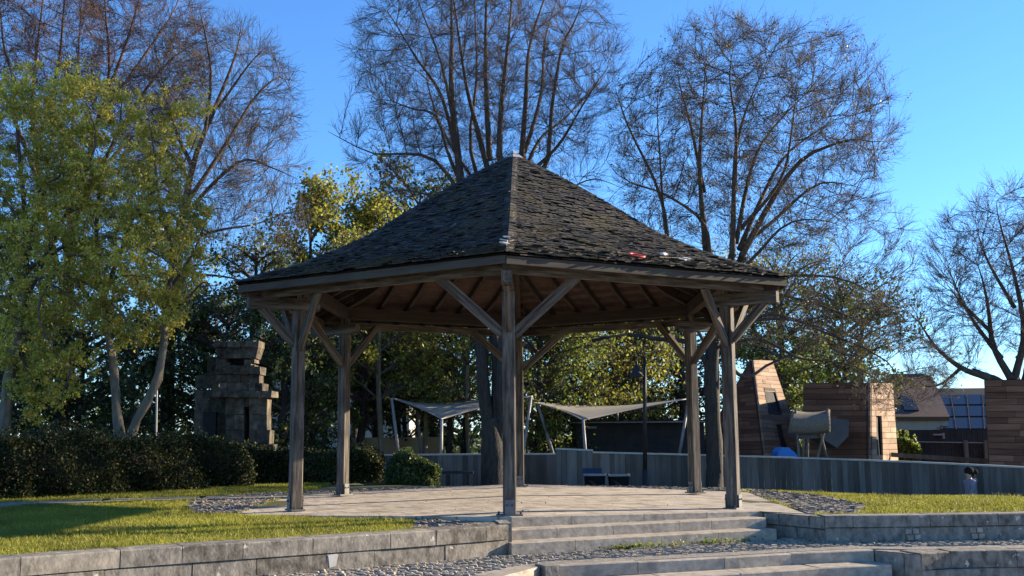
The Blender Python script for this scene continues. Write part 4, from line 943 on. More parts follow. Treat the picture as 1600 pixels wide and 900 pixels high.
place = {487: 'between the left front and left rear posts, nearer the front post', 508: 'just left of the left rear post', 556: 'just right of the left rear post', 583: 'above the ochre wall, at its left part', 600: 'above the ochre wall, at its right part',
         625: 'behind the leftmost pole of the left shade sail', 640: 'between the two left poles of the left shade sail', 664: 'right beside the second pole of the left shade sail', 681: 'behind the third pole of the left shade sail', 700: 'right of the third pole of the left shade sail',
         722: 'left of the big dark trunk, farther one', 735: 'left of the big dark trunk, nearer one', 835: 'right of the middle posts', 868: 'behind the green bushy tree', 960: 'behind the right shade sail', 1065: 'behind the right rear post',
         1270: 'behind the left part of the large timber box', 1180: 'behind the top of the tapered timber tower', 395: 'behind the ruined stone turret', 250: 'beside the leaning pale trunk', 310: 'left of the ruined stone turret', 60: 'at the far left behind the hedge', 195: 'behind the hedge, left of the leaning pale trunk', -30: 'at the very left edge of the frame', 1360: 'behind the right end of the large timber box'}
used = set()
for i, (px, Y, k) in enumerate(spots):
    loc = gpos(px, Y, -.4 if px > 420 else -.05); lab = 'slim '+desc[k]+' tree '+place[px]; sc = random.uniform(.85, 1.15); rz = random.uniform(0, 6.28)
    if k not in used:
        used.add(k); o = kinds[k]; o.location = loc; o.rotation_euler = (0, 0, rz); o.scale = (sc,)*3; o['label'] = lab; o['group'] = GRP
    else: copy_tree(kinds[k], loc, rz, sc, lab, GRP)

# far wood that closes the view
rg = np.random.default_rng(200); n = 13000
X = rg.uniform(-60, 75, n); Yf = rg.uniform(42, 58, n); top = 3.6+2.0*np.sin(X*.35)+1.4*np.sin(X*.83+1)+np.where(X > 12, -3.0, 0)+np.where(X < -5, 1.5, 0)
Z = -1+rg.random(n)**.8*(np.maximum(top, 1.5)+1)
v, f = leafquads(np.stack([X, Yf, Z], 1), .3, rg, asp=.7)
tag(mesh_np('distant_wood', v, f, mats=LEAF_D), kind='stuff', label='far-off band of dark woodland closing the view between the trunks', cat='woodland')

# ------------------------------------------------------------------ hedges
def hedge(name, label, line, width, h, nleaf, size, seed, cat='hedge', lm=LEAF_H, z0=-.03, bulge=.12, ends=True):
    """line: front foot line; the hedge body goes back from it by width"""
    rg = np.random.default_rng(seed); P = np.array(line, float)
    seg = np.linalg.norm(np.diff(P, axis=0), axis=1); cum = np.concatenate([[0], np.cumsum(seg)]); L = cum[-1]
    hs = np.array(h if hasattr(h, '__len__') else [h]*len(P), float)
    root = empty(name, (P[0][0], P[0][1], z0), label=label, cat=cat)
    def pt(s, wv, zz):
        x = np.interp(s, cum, P[:, 0]); y = np.interp(s, cum, P[:, 1]); s2 = np.clip(s+.1, 0, L); s1 = np.clip(s-.1, 0, L)
        dx = np.interp(s2, cum, P[:, 0])-np.interp(s1, cum, P[:, 0]); dy = np.interp(s2, cum, P[:, 1])-np.interp(s1, cum, P[:, 1]); l = np.hypot(dx, dy)+1e-9
        hh = np.interp(s, cum, hs)*(1+.07*np.sin(s*2.3+seed)+.05*np.sin(s*5.1))
        e = np.clip(np.minimum(s, L-s)/.35, 0, 1)**.5 if ends else 1
        b_ = bulge*(np.sin(s*3.1+zz*4)*.6+np.sin(s*7.3+seed+zz*3)*.4)
        ww = (wv-.5)*width*e*(1-.25*zz**3)+width/2-b_*(wv < .5)*1.0
        return np.stack([x-dy/l*ww, y+dx/l*ww, z0+zz*hh*(.75+.25*e)], -1)
    # dark woody inside
    ns, nw = 40, 8
    S_, W_ = np.meshgrid(np.linspace(.12, L-.12, ns), np.arange(nw), indexing='ij')
    ang = W_/(nw)*2*np.pi; wv = .5-.38*np.cos(ang); zz = .42-.4*np.sin(ang-np.pi*.0)*-1
    v = pt(S_.ravel(), wv.ravel(), np.clip(zz, .02, .84).ravel())
    idx = np.arange(ns*nw).reshape(ns, nw); f = np.stack([idx[:-1], np.roll(idx, -1, 1)[:-1], np.roll(idx, -1, 1)[1:], idx[1:]], -1).reshape(-1, 4)
    mesh_np('inner_twigs', v, f, mats=BARK, parent=root)
    s = rg.uniform(0, L, nleaf); k = rg.random(nleaf)
    wv = np.where(k < .55, np.abs(rg.normal(0, .06, nleaf)), rg.random(nleaf)); zz = np.where(k < .55, rg.random(nleaf), 1-np.abs(rg.normal(0, .08, nleaf)))
    C = pt(s, wv, zz)+rg.normal(size=(nleaf, 3))*.035
    # shoots standing out of the top
    ns2 = nleaf//14; s = rg.uniform(0, L, ns2); C2 = pt(s, rg.random(ns2), 1+rg.random(ns2)**2*.22)
    C = np.concatenate([C, C2]); C[:, 2] = np.maximum(C[:, 2], z0+.01)
    v, f = leafquads(C, size, rg); mesh_np('foliage', v, f, mats=lm, parent=root)
    return root
hedge('clipped_hedge', 'long waist-high dark hedge across the left behind the lawn', [(-13, -1.5), (-10.4, .6), (-9, 1.7), (-7.6, 3.2), (-6.6, 4.4), (-5.5, 5.9)], 1.7, [1.2, 1.15, 1.1, 1.08, 1.02, .88], 60000, .028, 301, bulge=.16)
hedge('low_hedge', 'lower dark hedge running behind the two left posts of the pavilion', [(-6.6, 6.9), (-5.5, 7.1), (-4.2, 7.3), (-3.1, 7.4)], 1.2, [.75, .72, .72, .7], 24000, .03, 302)
hedge('rounded_shrub', 'rounded dark evergreen shrub standing in front of the left end of the plank fence', [(-3.05, 6.9), (-2.5, 6.8), (-1.75, 6.9)], 1.1, [.58, .7, .5], 13000, .035, 303, cat='shrub', lm=LEAF_D, z0=-.1)

C = []
for i in range(150):
    x = RNG.uniform(-4, 4.2); y = RNG.uniform(-3.6, 4.4)
    if inpoly(np.array([x]), np.array([y]), DECK)[0]: C.append((x, y, float(deck_z(x, y))+.012))
for i in range(260):
    x = RNG.uniform(-3, 9); y = RNG.uniform(lowedge(x)+.2, yw(x)-.05 if not -.1 < x < 3.5 else yw(x)-1.2); C.append((x, y, LAND_Z+.025))
v, f = leafquads(np.array(C), .014, RNG); tag(mesh_np('fallen_leaves', v, f, mats=LEAF_BR), kind='stuff', label='small dry leaves scattered over the pavilion floor and landing', cat='fallen leaves')
# small weeds on the landing at the foot of the steps
C = []
for x0, n in [(1.35, 140), (1.6, 80), (2.0, 60), (2.5, 110), (2.9, 60)]:
    for i in range(n):
        x = x0+RNG.normal()*.13; y = -4.56+.455*(x+.06)-.03-abs(RNG.normal())*.03; C.append((x, y, LAND_Z+.015+abs(RNG.normal())*.03))
v, f = leafquads(np.array(C), .018, RNG); tag(mesh_np('step_weeds', v, f, mats=LEAF_G), kind='stuff', label='small green weeds growing at the foot of the upper steps', cat='weeds')

# ------------------------------------------------------------------ plank fences
def fence(label, pts, seed, bw=.14, rail=True):
    """pts: (x, y, ztop, zbottom) along the front"""
    rg = np.random.default_rng(seed); P = np.array(pts, float)
    seg = np.hypot(np.diff(P[:, 0]), np.diff(P[:, 1])); cum = np.concatenate([[0], np.cumsum(seg)]); L = cum[-1]
    def pos(s): return np.array([np.interp(s, cum, P[:, c]) for c in range(4)])
    root = empty('plank_fence', (P[0][0], P[0][1], P[0][3]), label=label, cat='fence')
    m = MB(); s = 0
    while s < L-.01:
        e = min(s+bw, L); a, b_ = pos(s+.002), pos(e-.002); d = (b_-a)[:2]; d /= np.linalg.norm(d); nr = np.array([-d[1], d[0]])
        o = rg.normal()*.004; q0, q1 = a[:2]+nr*o, b_[:2]+nr*o; q2, q3 = q1+nr*.03, q0+nr*.03
        m.prism([tuple(q0), tuple(q1), tuple(q2), tuple(q3)], [a[3], b_[3], b_[3], a[3]], [a[2]-.03, b_[2]-.03, b_[2]-.03, a[2]-.03]); s = e
    m.build('boards', FENCE, root)
    m = MB(); n = max(2, int(L/.6)); S_ = np.linspace(0, L, n)
    for i in range(n-1):
        a, b_ = pos(S_[i]), pos(S_[i+1]); d = (b_-a)[:2]; d /= np.linalg.norm(d); nr = np.array([-d[1], d[0]])
        m.prism([tuple(a[:2]-nr*.03), tuple(b_[:2]-nr*.03), tuple(b_[:2]+nr*.07), tuple(a[:2]+nr*.07)], [a[2]-.03, b_[2]-.03, b_[2]-.03, a[2]-.03], [a[2]+.012, b_[2]+.012, b_[2]+.012, a[2]+.012])
    m.build('top_rail', RAIL, root)
    m = MB(); n = max(2, int(L/2.4))
    for s in np.linspace(.05, L-.05, n):
        a = pos(s); m.box((a[0], a[1]+.1, (a[2]+a[3])/2-.05), (.09, .09, a[2]-a[3]-.02))
    m.build('rear_posts', FENCE, root)
    return root
def fpt(px, py, Y, zb): p_ = at(px, py, Y); return (p_[0], Y, p_[2], zb)
fence('left length of grey plank fence, behind the shrub and the big dark trunk', [fpt(560, 711, 12, -.7), fpt(660, 710, 10.8, -.7), fpt(770, 709, 10.3, -.8), fpt(875, 709, 10.4, -.8)], 401)
fence('short taller panel of grey plank fence behind the two bins', [fpt(869, 700.5, 9.4, -.9), fpt(926, 703, 9.7, -.9)], 402)
fence('long curved grey plank fence running behind the right lawn to the right edge', [fpt(920, 706, 9.9, -.9), fpt(1040, 709, 10.4, -.95), fpt(1150, 712, 10.3, -1), fpt(1300, 716.5, 9.8, -1), fpt(1440, 722, 8.6, -1), fpt(1600, 729.5, 7, -1), fpt(1800, 741, 5, -1)], 403)

# ------------------------------------------------------------------ ruined stone turret
YR = 9.6; SR = (YR-CAM[1])/FPX
def rb(m, x0, y0, x1, y1, dep=1.2, fr=0.0, taper=0):
    """box from picture outline x0..x1,y0(top)..y1 placed at real depth; fr pushes the front forward"""
    A = at(x0, y0, YR); B = at(x1, y1, YR)
    xa, xb, zt, zb = A[0], B[0], A[2], B[2]
    wpx = x1-x0
    if wpx > 16 and not taper and dep > .95:
        xs = [x0]
        while xs[-1] < x1-8: xs.append(min(x1, xs[-1]+RUB.uniform(8, 17)))
        xs[-1] = x1
        for u, v_ in zip(xs[:-1], xs[1:]):
            rb1(m, u+.15, y0+RUB.uniform(0, .5), v_-.15, y1, dep, fr+RUB.uniform(-.03, .03))
        return
    rb1(m, x0, y0, x1, y1, dep, fr, taper)
RUB = random.Random(4)
def rb1(m, x0, y0, x1, y1, dep, fr, taper=0):
    dep = dep*.42
    A = at(x0, y0, YR); B = at(x1, y1, YR); xa, xb, zt, zb = A[0], B[0], A[2], B[2]
    P = [(xa+taper*SR, YR-fr, zb), (xa, YR-fr, zt), (xa+taper*SR, YR+dep, zb), (xa, YR+dep, zt), (xb-taper*SR, YR-fr, zb), (xb, YR-fr, zt), (xb-taper*SR, YR+dep, zb), (xb, YR+dep, zt)]
    m.box8([tuple(c+RUB.uniform(-.012, .012) for c in q_) for q_ in P])
tur = empty('stone_turret', (at(370, 700, YR)[0], YR, -.05), label='weathered ruined stone turret with stepped ledges and slit window behind the hedge', cat='ruin')
m = MB()
rb(m, 337, 533, 406, 543, 1.1, .12); rb(m, 338, 543.2, 405, 560, 1.1, .08, taper=4)
m.build('cornice', RUIN, tur)
m = MB()
rb(m, 338, 560.2, 353, 573); rb(m, 353.3, 566, 358, 573); rb(m, 381, 562, 392, 573); rb(m, 392.3, 560.2, 397, 567); rb(m, 353, 570.5, 398, 573.2, 1.0, -.02)
rb(m, 337, 573.3, 408, 585, 1.2, .07); rb(m, 338, 585.2, 405, 598.5, 1.1, 0); rb(m, 345, 598.7, 412, 611, 1.2, .1); rb(m, 336, 611.2, 427, 621, 1.3, .22)
m.build('ledges', RUIN, tur)
m = MB()
ys = [621.2, 648, 672, 694, 765]; rgx = np.random.default_rng(9)
for i in range(4):
    a, b_ = ys[i], ys[i+1]-.5; wx = [417, 417, 422, 425][i]; cuts = [353, 381]+[389.5, wx]
    if a < 675:
        rb(m, 353, a, 367+rgx.uniform(-3, 3), b_, 1.1, rgx.uniform(0, .03)); rb(m, 367.5, a, 381, b_, 1.1, rgx.uniform(0, .03)); rb(m, 389.5, a, 403, b_, 1.1, rgx.uniform(0, .03)); rb(m, 403.4, a, wx, b_, 1.1, rgx.uniform(0, .03))
    else: rb(m, 353, a, 385, b_, 1.1, .01); rb(m, 385.5, a, wx, b_, 1.1, .02)
rb(m, 381, 621.3, 389.5, 636, 1.1, .005)
m.build('wall', RUIN, tur)
m = MB(); rb(m, 381, 636, 389.5, 685, 1.0, -.35); m.build('slit_window', DARKW, tur)
m = MB(); rb(m, 353.5, 560.5, 381, 570.4, .9, -.3); m.build('opening', DARKW, tur)
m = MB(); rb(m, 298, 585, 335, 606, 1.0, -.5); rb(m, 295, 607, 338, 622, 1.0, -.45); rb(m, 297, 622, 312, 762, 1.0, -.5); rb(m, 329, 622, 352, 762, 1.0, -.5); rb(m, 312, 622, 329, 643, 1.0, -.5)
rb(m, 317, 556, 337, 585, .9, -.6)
m.build('side_wing', RUIN_SHADE, tur)
m = MB(); rb(m, 312, 643, 329, 762, .7, -.8); m.build('doorway', DARKW, tur)
m = MB(); a = at(245, 600, 7.2); b_ = at(245, 700, 7.2); m.tube(a, (b_[0], b_[1], 0), .025, S=8)
m.build('metal_pole', POLE, None, label='thin grey metal pole standing behind the hedge by the leaning pale trunk', cat='pole')

# ------------------------------------------------------------------ shade sails
def sail(label, C, poles, seed):
    root = empty('shade_sail', tuple((C[0]+C[2])/2), label=label, cat='shade sail')
    n = 16; v = []
    for i in range(n+1):
        for j in range(n+1):
            a, b_ = i/n, j/n; p_ = C[0]*(1-a)*(1-b_)+C[1]*a*(1-b_)+C[2]*a*b_+C[3]*(1-a)*b_
            c = sum(C)/4; e = 1-.10*(4*a*(1-a)*(abs(b_-.5)*2)**2+4*b_*(1-b_)*(abs(a-.5)*2)**2); v.append(c+(p_-c)*e)
    v = np.array(v); idx = np.arange((n+1)**2).reshape(n+1, n+1); f = np.stack([idx[:-1, :-1], idx[1:, :-1], idx[1:, 1:], idx[:-1, 1:]], -1).reshape(-1, 4)
    o = mesh_np('canvas', v, f, smooth=True, mats=CANVAS, parent=root); md = o.modifiers.new('s', 'SOLIDIFY'); md.thickness = .012
    edge = np.concatenate([idx[0, :], idx[1:, -1], idx[-1, -2::-1], idx[-2::-1, 0]]); P = v[edge][None]
    vv, ff = tubes(P, np.full(P.shape[:2], .018), 5); mesh_np('edge_cable', vv, ff, smooth=True, mats=POLE, parent=root)
    for tp, bt in poles:
        m = MB(); m.tube(tp, bt, .042, .05, S=10); m.build('mast', POLE, root, smooth=True)
    return root
zg = -.9
def pole(t_, Yt, b_, Yb): return (at(*t_, Yt), at(*b_, Yb))
S1 = [at(612, 622, 12.6), at(690, 655, 11.6), at(832, 619, 12.8), at(651, 632, 15.8)]
sail('left grey shade sail on slanted poles, between the left rear post and the big trunk', S1, [pole((612, 622), 12.6, (625, 728), 12.4), pole((690, 655), 11.6, (689, 735), 11.6), pole((830, 619), 12.8, (814, 735), 12.9), pole((651, 632), 15.8, (659, 722), 15.6)], 1)
S2 = [at(833, 629, 13.4), at(911, 657, 11.6), at(1076, 623, 13.2), at(955, 637, 16.2)]
sail('right grey shade sail behind the street lamp, left of the right rear post', S2, [pole((840, 630), 13.4, (868, 722), 13.3), pole((911, 657), 11.6, (917, 738), 11.6), pole((1076, 624), 13.2, (1058, 730), 13.2), pole((964, 640), 16.0, (968, 720), 15.8)], 2)

# ------------------------------------------------------------------ bins, bench, lamp
def bin_(px0, px1, pyt, Y, label, lid):
    a = at(px0, pyt, Y); b_ = at(px1, pyt, Y); wd = b_[0]-a[0]; zt = a[2]; cx = (a[0]+b_[0])/2; zb = float(upper_z(cx, Y))
    root = empty('waste_bin', (cx, Y, zb), label=label, cat='bin', group='dark blue bins by the fence')
    m = MB(); w2, d2 = wd/2, .3
    P = [(cx-w2*.78, Y-d2*.75, zb), (cx-w2, Y-d2, zt-.05), (cx-w2*.78, Y+d2*.75, zb), (cx-w2, Y+d2, zt-.05), (cx+w2*.78, Y-d2*.75, zb), (cx+w2, Y-d2, zt-.05), (cx+w2*.78, Y+d2*.75, zb), (cx+w2, Y+d2, zt-.05)]
    m.box8(P); m.build('body', BINBLUE, root)
    m = MB(); m.box((cx, Y-d2-.015, zt-.025), (wd+.06, .04, .032)); m.box((cx, Y+d2, zt-.025), (wd+.06, .04, .032))
    for s in (-1, 1): m.box((cx+s*(w2+.012), Y, zt-.025), (.035, 2*d2-.03, .05))
    m.build('rim', BINRIM, root)
    m = MB(); c0 = np.array([cx-.06, Y-d2-.012, zt-.22])
    m.extr([c0+(-.12, .01, .08), c0+(-.02, 0, .07), c0+(.12, .02, -.04), c0+(.1, .03, -.08), c0+(-.02, .02, -.01)], (0, -.006, 0)); m.build('emblem', BLACK, root)
    for s in (-1, 1):
        m = MB(); m.tube((cx+s*(w2*.78), Y+.2, zb+.08), (cx+s*(w2*.78+.05), Y+.2, zb+.08), .08, S=14); m.build('wheel', BLACK, root)
    if lid:
        m = MB(); m.box((cx-.03, Y+d2+.02, zt+.05), (wd, .03, .13), M=np.array(Matrix.Rotation(-.25, 3, 'X'))); m.build('lid', BINLID, root)
    return root
bin_(913.5, 944, 740, 8.1, 'left dark blue bin with pale rim and raised blue lid, by the fence', True)
bin_(951.5, 981, 740.5, 8.1, 'right dark blue bin with pale rim and no lid showing, by the fence', False)
p_ = at(716, 738, 8.6); zb = float(upper_z(p_[0], 8.6)); t = empty('bench', (p_[0], 8.6, zb), label='small dark backless bench between the rounded shrub and the big trunk', cat='bench')
m = MB(); m.box((p_[0], 8.6, p_[2]), (.75, .4, .06)); m.build('seat', DARK, t)
for s in (-1, 1): m = MB(); m.box((p_[0]+s*.25, 8.6, (p_[2]+zb)/2-.03), (.08, .34, p_[2]-zb-.06)); m.build('leg', DARK, t)

YL = 8.8; a = at(1008, 738, YL); zb = float(upper_z(a[0], YL)); tp = at(1007, 556, YL)
lamp = empty('street_lamp', (a[0], YL, zb), label='black street lamp with bell shade, under the roof left of the right rear post', cat='street lamp')
m = MB(); m.tube((a[0], YL, zb), (a[0]+.0, YL, zb+1.0), .075, .07, S=12); m.tube((a[0], YL, zb+1), (tp[0], YL, tp[2]), .055, .04, S=12); m.build('pole', BLACK, lamp, smooth=True)
h = at(994.5, 572, YL); m = MB()
arc_ = [(tp[0], YL, tp[2]-.08), (tp[0]-.05, YL, tp[2]+.04), (h[0]+.03, YL, tp[2]+.04), (h[0], YL, h[2]+.1)]
vv, ff = tubes(smoothpoly(arc_, 12)[None], np.full((1, 12), .016), 6); m.add(vv, ff); m.build('arm', BLACK, lamp, smooth=True)
m = MB(); rr = [(.03, .12), (.035, .04), (.06, .0), (.085, -.08), (.11, -.14), (.175, -.25), (.18, -.27), (.0, -.25)]; vv = []; S = 18
for r_, z_ in rr:
    for j in range(S): vv.append((h[0]+r_*math.cos(6.2832*j/S), YL+r_*math.sin(6.2832*j/S), h[2]+z_))
ff = [[i*S+j, i*S+(j+1) % S, (i+1)*S+(j+1) % S, (i+1)*S+j] for i in range(len(rr)-1) for j in range(S)]
m.add(vv, ff); m.build('lamp_shade', BLACK, lamp, smooth=True)

# ------------------------------------------------------------------ play structures and buildings on the right
def clad_wall(P, name, mat, parent, board=.14, thick=.06, holes=None, lining=True):
    """P: quad bl, br, tr, tl. Horizontal boards with gaps."""
    bl, br, tr_, tl = [np.array(x, float) for x in P]; H = (np.linalg.norm(tl-bl)+np.linalg.norm(tr_-br))/2; n = max(3, int(H/board))
    nr = np.cross(br-bl, tl-bl); nr /= np.linalg.norm(nr); m = MB(); rg = np.random.default_rng(int(abs(bl[0]*100)) % 1000)
    for i in range(n):
        a, b_ = i/n, (i+1)/n-.07/n
        L0, L1 = bl+(tl-bl)*a, bl+(tl-bl)*b_; R0, R1 = br+(tr_-br)*a, br+(tr_-br)*b_
        cuts = [0]+sorted(rg.uniform(.15, .85, 2).tolist())+[1]
        segs = list(zip(cuts[:-1], cuts[1:]))
        if holes:
            for (s0, s1, h0, h1) in holes:
                mid = (a+b_)/2
                if h0 < mid < h1:
                    new = []
                    for c0, c1 in segs:
                        if c1 <= s0 or c0 >= s1: new.append((c0, c1)); continue
                        if c0 < s0: new.append((c0, s0))
                        if c1 > s1: new.append((s1, c1))
                    segs = new
        for c0, c1 in segs:
            c1 -= .003; o = nr*rg.normal()*.003
            q0, q1, q2, q3 = L0+(R0-L0)*c0+o, L0+(R0-L0)*c1+o, L1+(R1-L1)*c1+o, L1+(R1-L1)*c0+o
            m.extr([q0, q1, q2, q3], -nr*thick)
    o = m.build(name, mat, parent)
    if not lining: return o
    m = MB(); c_ = [bl-nr*(thick+.02), br-nr*(thick+.02), tr_-nr*(thick+.02), tl-nr*(thick+.02)]; m.extr(c_, -nr*.04); m.build(name+'_lining', DARK, parent)
    return o
zt = -1.0
def gb(px, py, Y): p_ = at(px, py, Y); return p_
# tapered tower: near edge at px 1197 bottom / 1177 top
T0 = at(1199, 728, 14.5); T0t = at(1177, 562, 16.2); T1 = at(1262, 728, 17.6); T1t = at(1207, 563, 17.2); T2 = at(1078, 728, 16.8); T2t = at(1150, 590, 17.0); T2t = at(1172, 562, 16.8)
tow = empty('play_tower', (T0[0], T0[1], -1), label='tapered wooden play tower with leaning clad walls and a slanted window', cat='play tower')
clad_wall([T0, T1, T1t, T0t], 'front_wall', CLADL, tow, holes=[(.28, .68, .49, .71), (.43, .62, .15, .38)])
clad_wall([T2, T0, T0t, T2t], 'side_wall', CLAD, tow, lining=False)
T3 = T2+np.array([1.9, 2.6, 0]); T3t = T2t+np.array([.5, .8, 0])
m = MB(); m.add([T1, T3, T3t, T1t, T2, T2t], [[0, 1, 2, 3], [4, 5, 2, 1]]); m.build('rear_wall', CLAD, tow)
def onq(P, s, h): bl, br, tr_, tl = P; return (bl+(br-bl)*s)*(1-h)+(tl+(tr_-tl)*s)*h
FQ = [T0, T1, T1t, T0t]; nr = np.cross(T1-T0, T0t-T0); nr /= np.linalg.norm(nr)
m = MB(); m.extr([onq(FQ, .28, .49)-nr*.1, onq(FQ, .68, .49)-nr*.1, onq(FQ, .68, .71)-nr*.1, onq(FQ, .28, .71)-nr*.1], -nr*.01); m.build('window', GLASS, tow)
m = MB()
for (a, b_, c, d) in [(.26, .7, .475, .495), (.26, .7, .705, .725), (.26, .29, .475, .725), (.67, .7, .475, .725)]:
    m.extr([onq(FQ, a, c)+nr*.01, onq(FQ, b_, c)+nr*.01, onq(FQ, b_, d)+nr*.01, onq(FQ, a, d)+nr*.01], -nr*.09)
m.build('window_frame', DARK, tow)
# large timber box
C0 = at(1361, 728, 13.0); C0t = at(1360, 598, 13.0); C1 = at(1404, 728, 17.5); C1t = at(1395, 598, 17.5); C2 = at(1254, 728, 14.2); C2t = at(1255, 598, 14.2)
bx = empty('timber_box', (C0[0], C0[1], -1), label='large flat-topped wooden box building with a sunlit right end wall', cat='play house')
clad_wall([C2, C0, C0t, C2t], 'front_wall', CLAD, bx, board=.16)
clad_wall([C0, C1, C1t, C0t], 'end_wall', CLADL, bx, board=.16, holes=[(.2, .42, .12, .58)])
C3, C3t = C2+(C1-C0), C2t+(C1t-C0t)
m = MB(); m.add([C2t, C0t, C1t, C3t], [[0, 1, 2, 3]]); m.add([C1, C3, C3t, C1t], [[0, 1, 2, 3]]); m.add([C3, C2, C2t, C3t], [[0, 1, 2, 3]]); m.build('rear_shell', CLAD, bx)
# right box
D0 = at(1547, 740, 12.0); D0t = at(1539, 594, 12.0); D1 = at(1700, 745, 11.5); D1t = at(1700, 590, 11.5)
b2 = empty('timber_box', (D0[0], D0[1], -1), label='reddish wooden box building cut off by the right edge of the picture', cat='play house')
clad_wall([D0, D1, D1t, D0t], 'front_wall', CLAD, b2, board=.17)
off = np.array([2.7, 4.5, 0]); m = MB(); m.add([D0, D0+off, D0t+off, D0t, D1+off, D1t+off, D1t, D1], [[0, 3, 2, 1], [3, 6, 5, 2], [1, 2, 5, 4], [4, 5, 6, 7]]); m.build('rear_shell', CLAD, b2)
# grey tube slide out of the box
m = MB(); a = at(1262, 668, 12.3); a0, a1 = at(1283, 652, 13.6), at(1326, 668, 13.4)
G = [at(1272, 690, 12.6), at(1276, 654, 12.6), at(1312, 697, 12.6), at(1318, 690, 12.6)]
sl = [at(1285, 652, 12.4), at(1326, 656, 12.4), at(1326, 681, 12.4), at(1308, 700, 12.4), at(1284, 685, 12.4), at(1272, 668, 12.4)]
m.extr(sl, (0, 1.2, 0)); o = m.build('slide_chute', GREYSL, None, label='dark grey angular slide chute coming out of the large wooden box', cat='slide')
# net hammock on forked posts
net = empty('net_hammock', tuple(at(1268, 700, 11.2)), label='sagging rope net hung between forked wooden posts beside the play tower', cat='play net')
YN = 11.4
A0, A1 = at(1240, 642, YN), at(1294, 643, YN); n = 14; vv = []
for i in range(n+1):
    t_ = i/n; tx = 1237+60*t_; ty = 641+9*4*t_*(1-t_)*.5; by = 676-2*t_
    for j in range(7):
        s = j/6; p_ = at(tx-1.5*s*(1-t_)*4, ty+(by+3*math.sin(t_*3.14)-ty)*s, YN-.22*math.sin(s*3.14)-.15*s); vv.append(p_)
idx = np.arange((n+1)*7).reshape(n+1, 7); ff = np.stack([idx[:-1, :-1], idx[1:, :-1], idx[1:, 1:], idx[:-1, 1:]], -1).reshape(-1, 4)
o = mesh_np('net', np.array(vv), ff, smooth=True, mats=NETTING, parent=net); md = o.modifiers.new('s', 'SOLIDIFY'); md.thickness = .03
m = MB(); cpt = at(1268, 672, YN-.1); m.extr([at(1243, 668, YN), at(1290, 668, YN), at(1285, 684, YN), at(1250, 686, YN)], (0, .6, 0)); m.build('lower_panel', GREYSL, net)
for (q0, q1, q2) in [((1293, 638), (1288, 672), (1274, 728)), ((1282, 676), (1288, 700), (1296, 728)), ((1243, 640), (1246, 680), (1250, 728)), ((1262, 685), (1262, 705), (1261, 728)), ((1256, 685), (1255, 705), (1255, 728))]:
    P = smoothpoly([at(*q0, YN-.1), at(*q1, YN-.1), at(*q2, YN-.1)], 8)[None]; vv, ff = tubes(P, np.full((1, 8), .035), 7); mesh_np('post', vv, ff, smooth=True, mats=PALEBARK, parent=net)
# blue play shape
YB = 10.9; pts = [at(x, y, YB) for x, y in [(1213, 728), (1216, 706), (1222, 699), (1232, 699), (1242, 707), (1250, 716), (1252, 728)]]
m = MB(); m.extr(pts, (0, .7, 0)); m.build('blue_tunnel', BLUE, None, label='bright blue rounded plastic play tunnel at the foot of the play tower', cat='play tunnel')
# dark shed behind the right sail
YS = 15.0; sh = empty('low_shed', tuple(at(1000, 720, YS)), label='long low dark shed behind the right shade sail', cat='shed')
m = MB(); a, b_ = at(900, 662, YS), at(1100, 664, YS); m.box(((a[0]+b_[0])/2, YS+1.2, (a[2]-1)/2), (b_[0]-a[0], 2.4, a[2]+1)); m.build('wall', DARK, sh)
m = MB(); m.box(((a[0]+b_[0])/2, YS+1.1, a[2]+.04), (b_[0]-a[0]+.2, 2.9, .09)); m.build('roof', DARK, sh)
m = MB(); m.box(((a[0]+b_[0])/2, YS-.37, a[2]+.03), (b_[0]-a[0]+.2, .02, .03)); m.build('roof_edge', POLE, sh)
m = MB(); c = at(925, 668, YS); m.box((c[0], YS-.05, c[2]), (.26, .1, .07)); m.build('wall_light', BINRIM, sh)
# hedge tops above the shed
hedge('clipped_hedge', 'brown-green hedge showing above the dark shed behind the right sail', [(at(905, 650, 18.5)[0], 18.5), (at(1095, 650, 18.5)[0], 18.3)], 1.2, 2.45, 9000, .05, 305, lm=LEAF_BR, z0=-.9)
hedge('rambling_shrub', 'green rambling shrub below the pale house wall, right of the large timber box', [(at(1394, 680, 18.2)[0], 18.2), (at(1440, 680, 18.2)[0], 18.2)], .6, 1.75, 2600, .05, 306, cat='shrub', lm=LEAF_G, z0=-.9)
YO = 16.5; m = MB(); a, b_ = at(538, 684, YO), at(690, 686, YO); m.box(((a[0]+b_[0])/2, YO, (a[2]-1)/2), (b_[0]-a[0], .25, a[2]+1))
m.build('rendered_wall', OCHRE, None, label='low ochre wall seen between trunks behind the left rear post', cat='wall')
# dark fence with rail between the timber boxes
YF = 19; a, b_ = at(1392, 672, YF), at(1560, 676, YF); df = empty('dark_fence', (a[0], YF, -1), label='dark boarded fence with pale posts between the two timber boxes', cat='fence')
m = MB(); n = 40
for i in range(n):
    x0 = a[0]+(b_[0]-a[0])*i/n; m.box((x0+(b_[0]-a[0])/n/2, YF+.01*(i % 2), (a[2]-1)/2), ((b_[0]-a[0])/n-.01, .04, a[2]+1))
m.build('boards', DARK, df)
m = MB(); c0, c1 = at(1394, 707, YF-3), at(1560, 718, YF-3.4); m.extr([c0, c1, c1+(0, 0, -.14), c0+(0, 0, -.14)], (0, .12, 0)); m.build('low_beam', FENCE, df)
for x in (1416, 1509, 1540):
    q0 = at(x, 688, YF-.15); m = MB(); m.box((q0[0], YF-.12, (q0[2]-1)/2), (.12, .1, q0[2]+1)); m.build('post', FENCE, df)
m = MB(); c0, c1 = at(1400, 690, YF-.1), at(1545, 692, YF-.1); m.tube(c0, c1, .02, S=6); m.build('wire_rail', POLE, df)
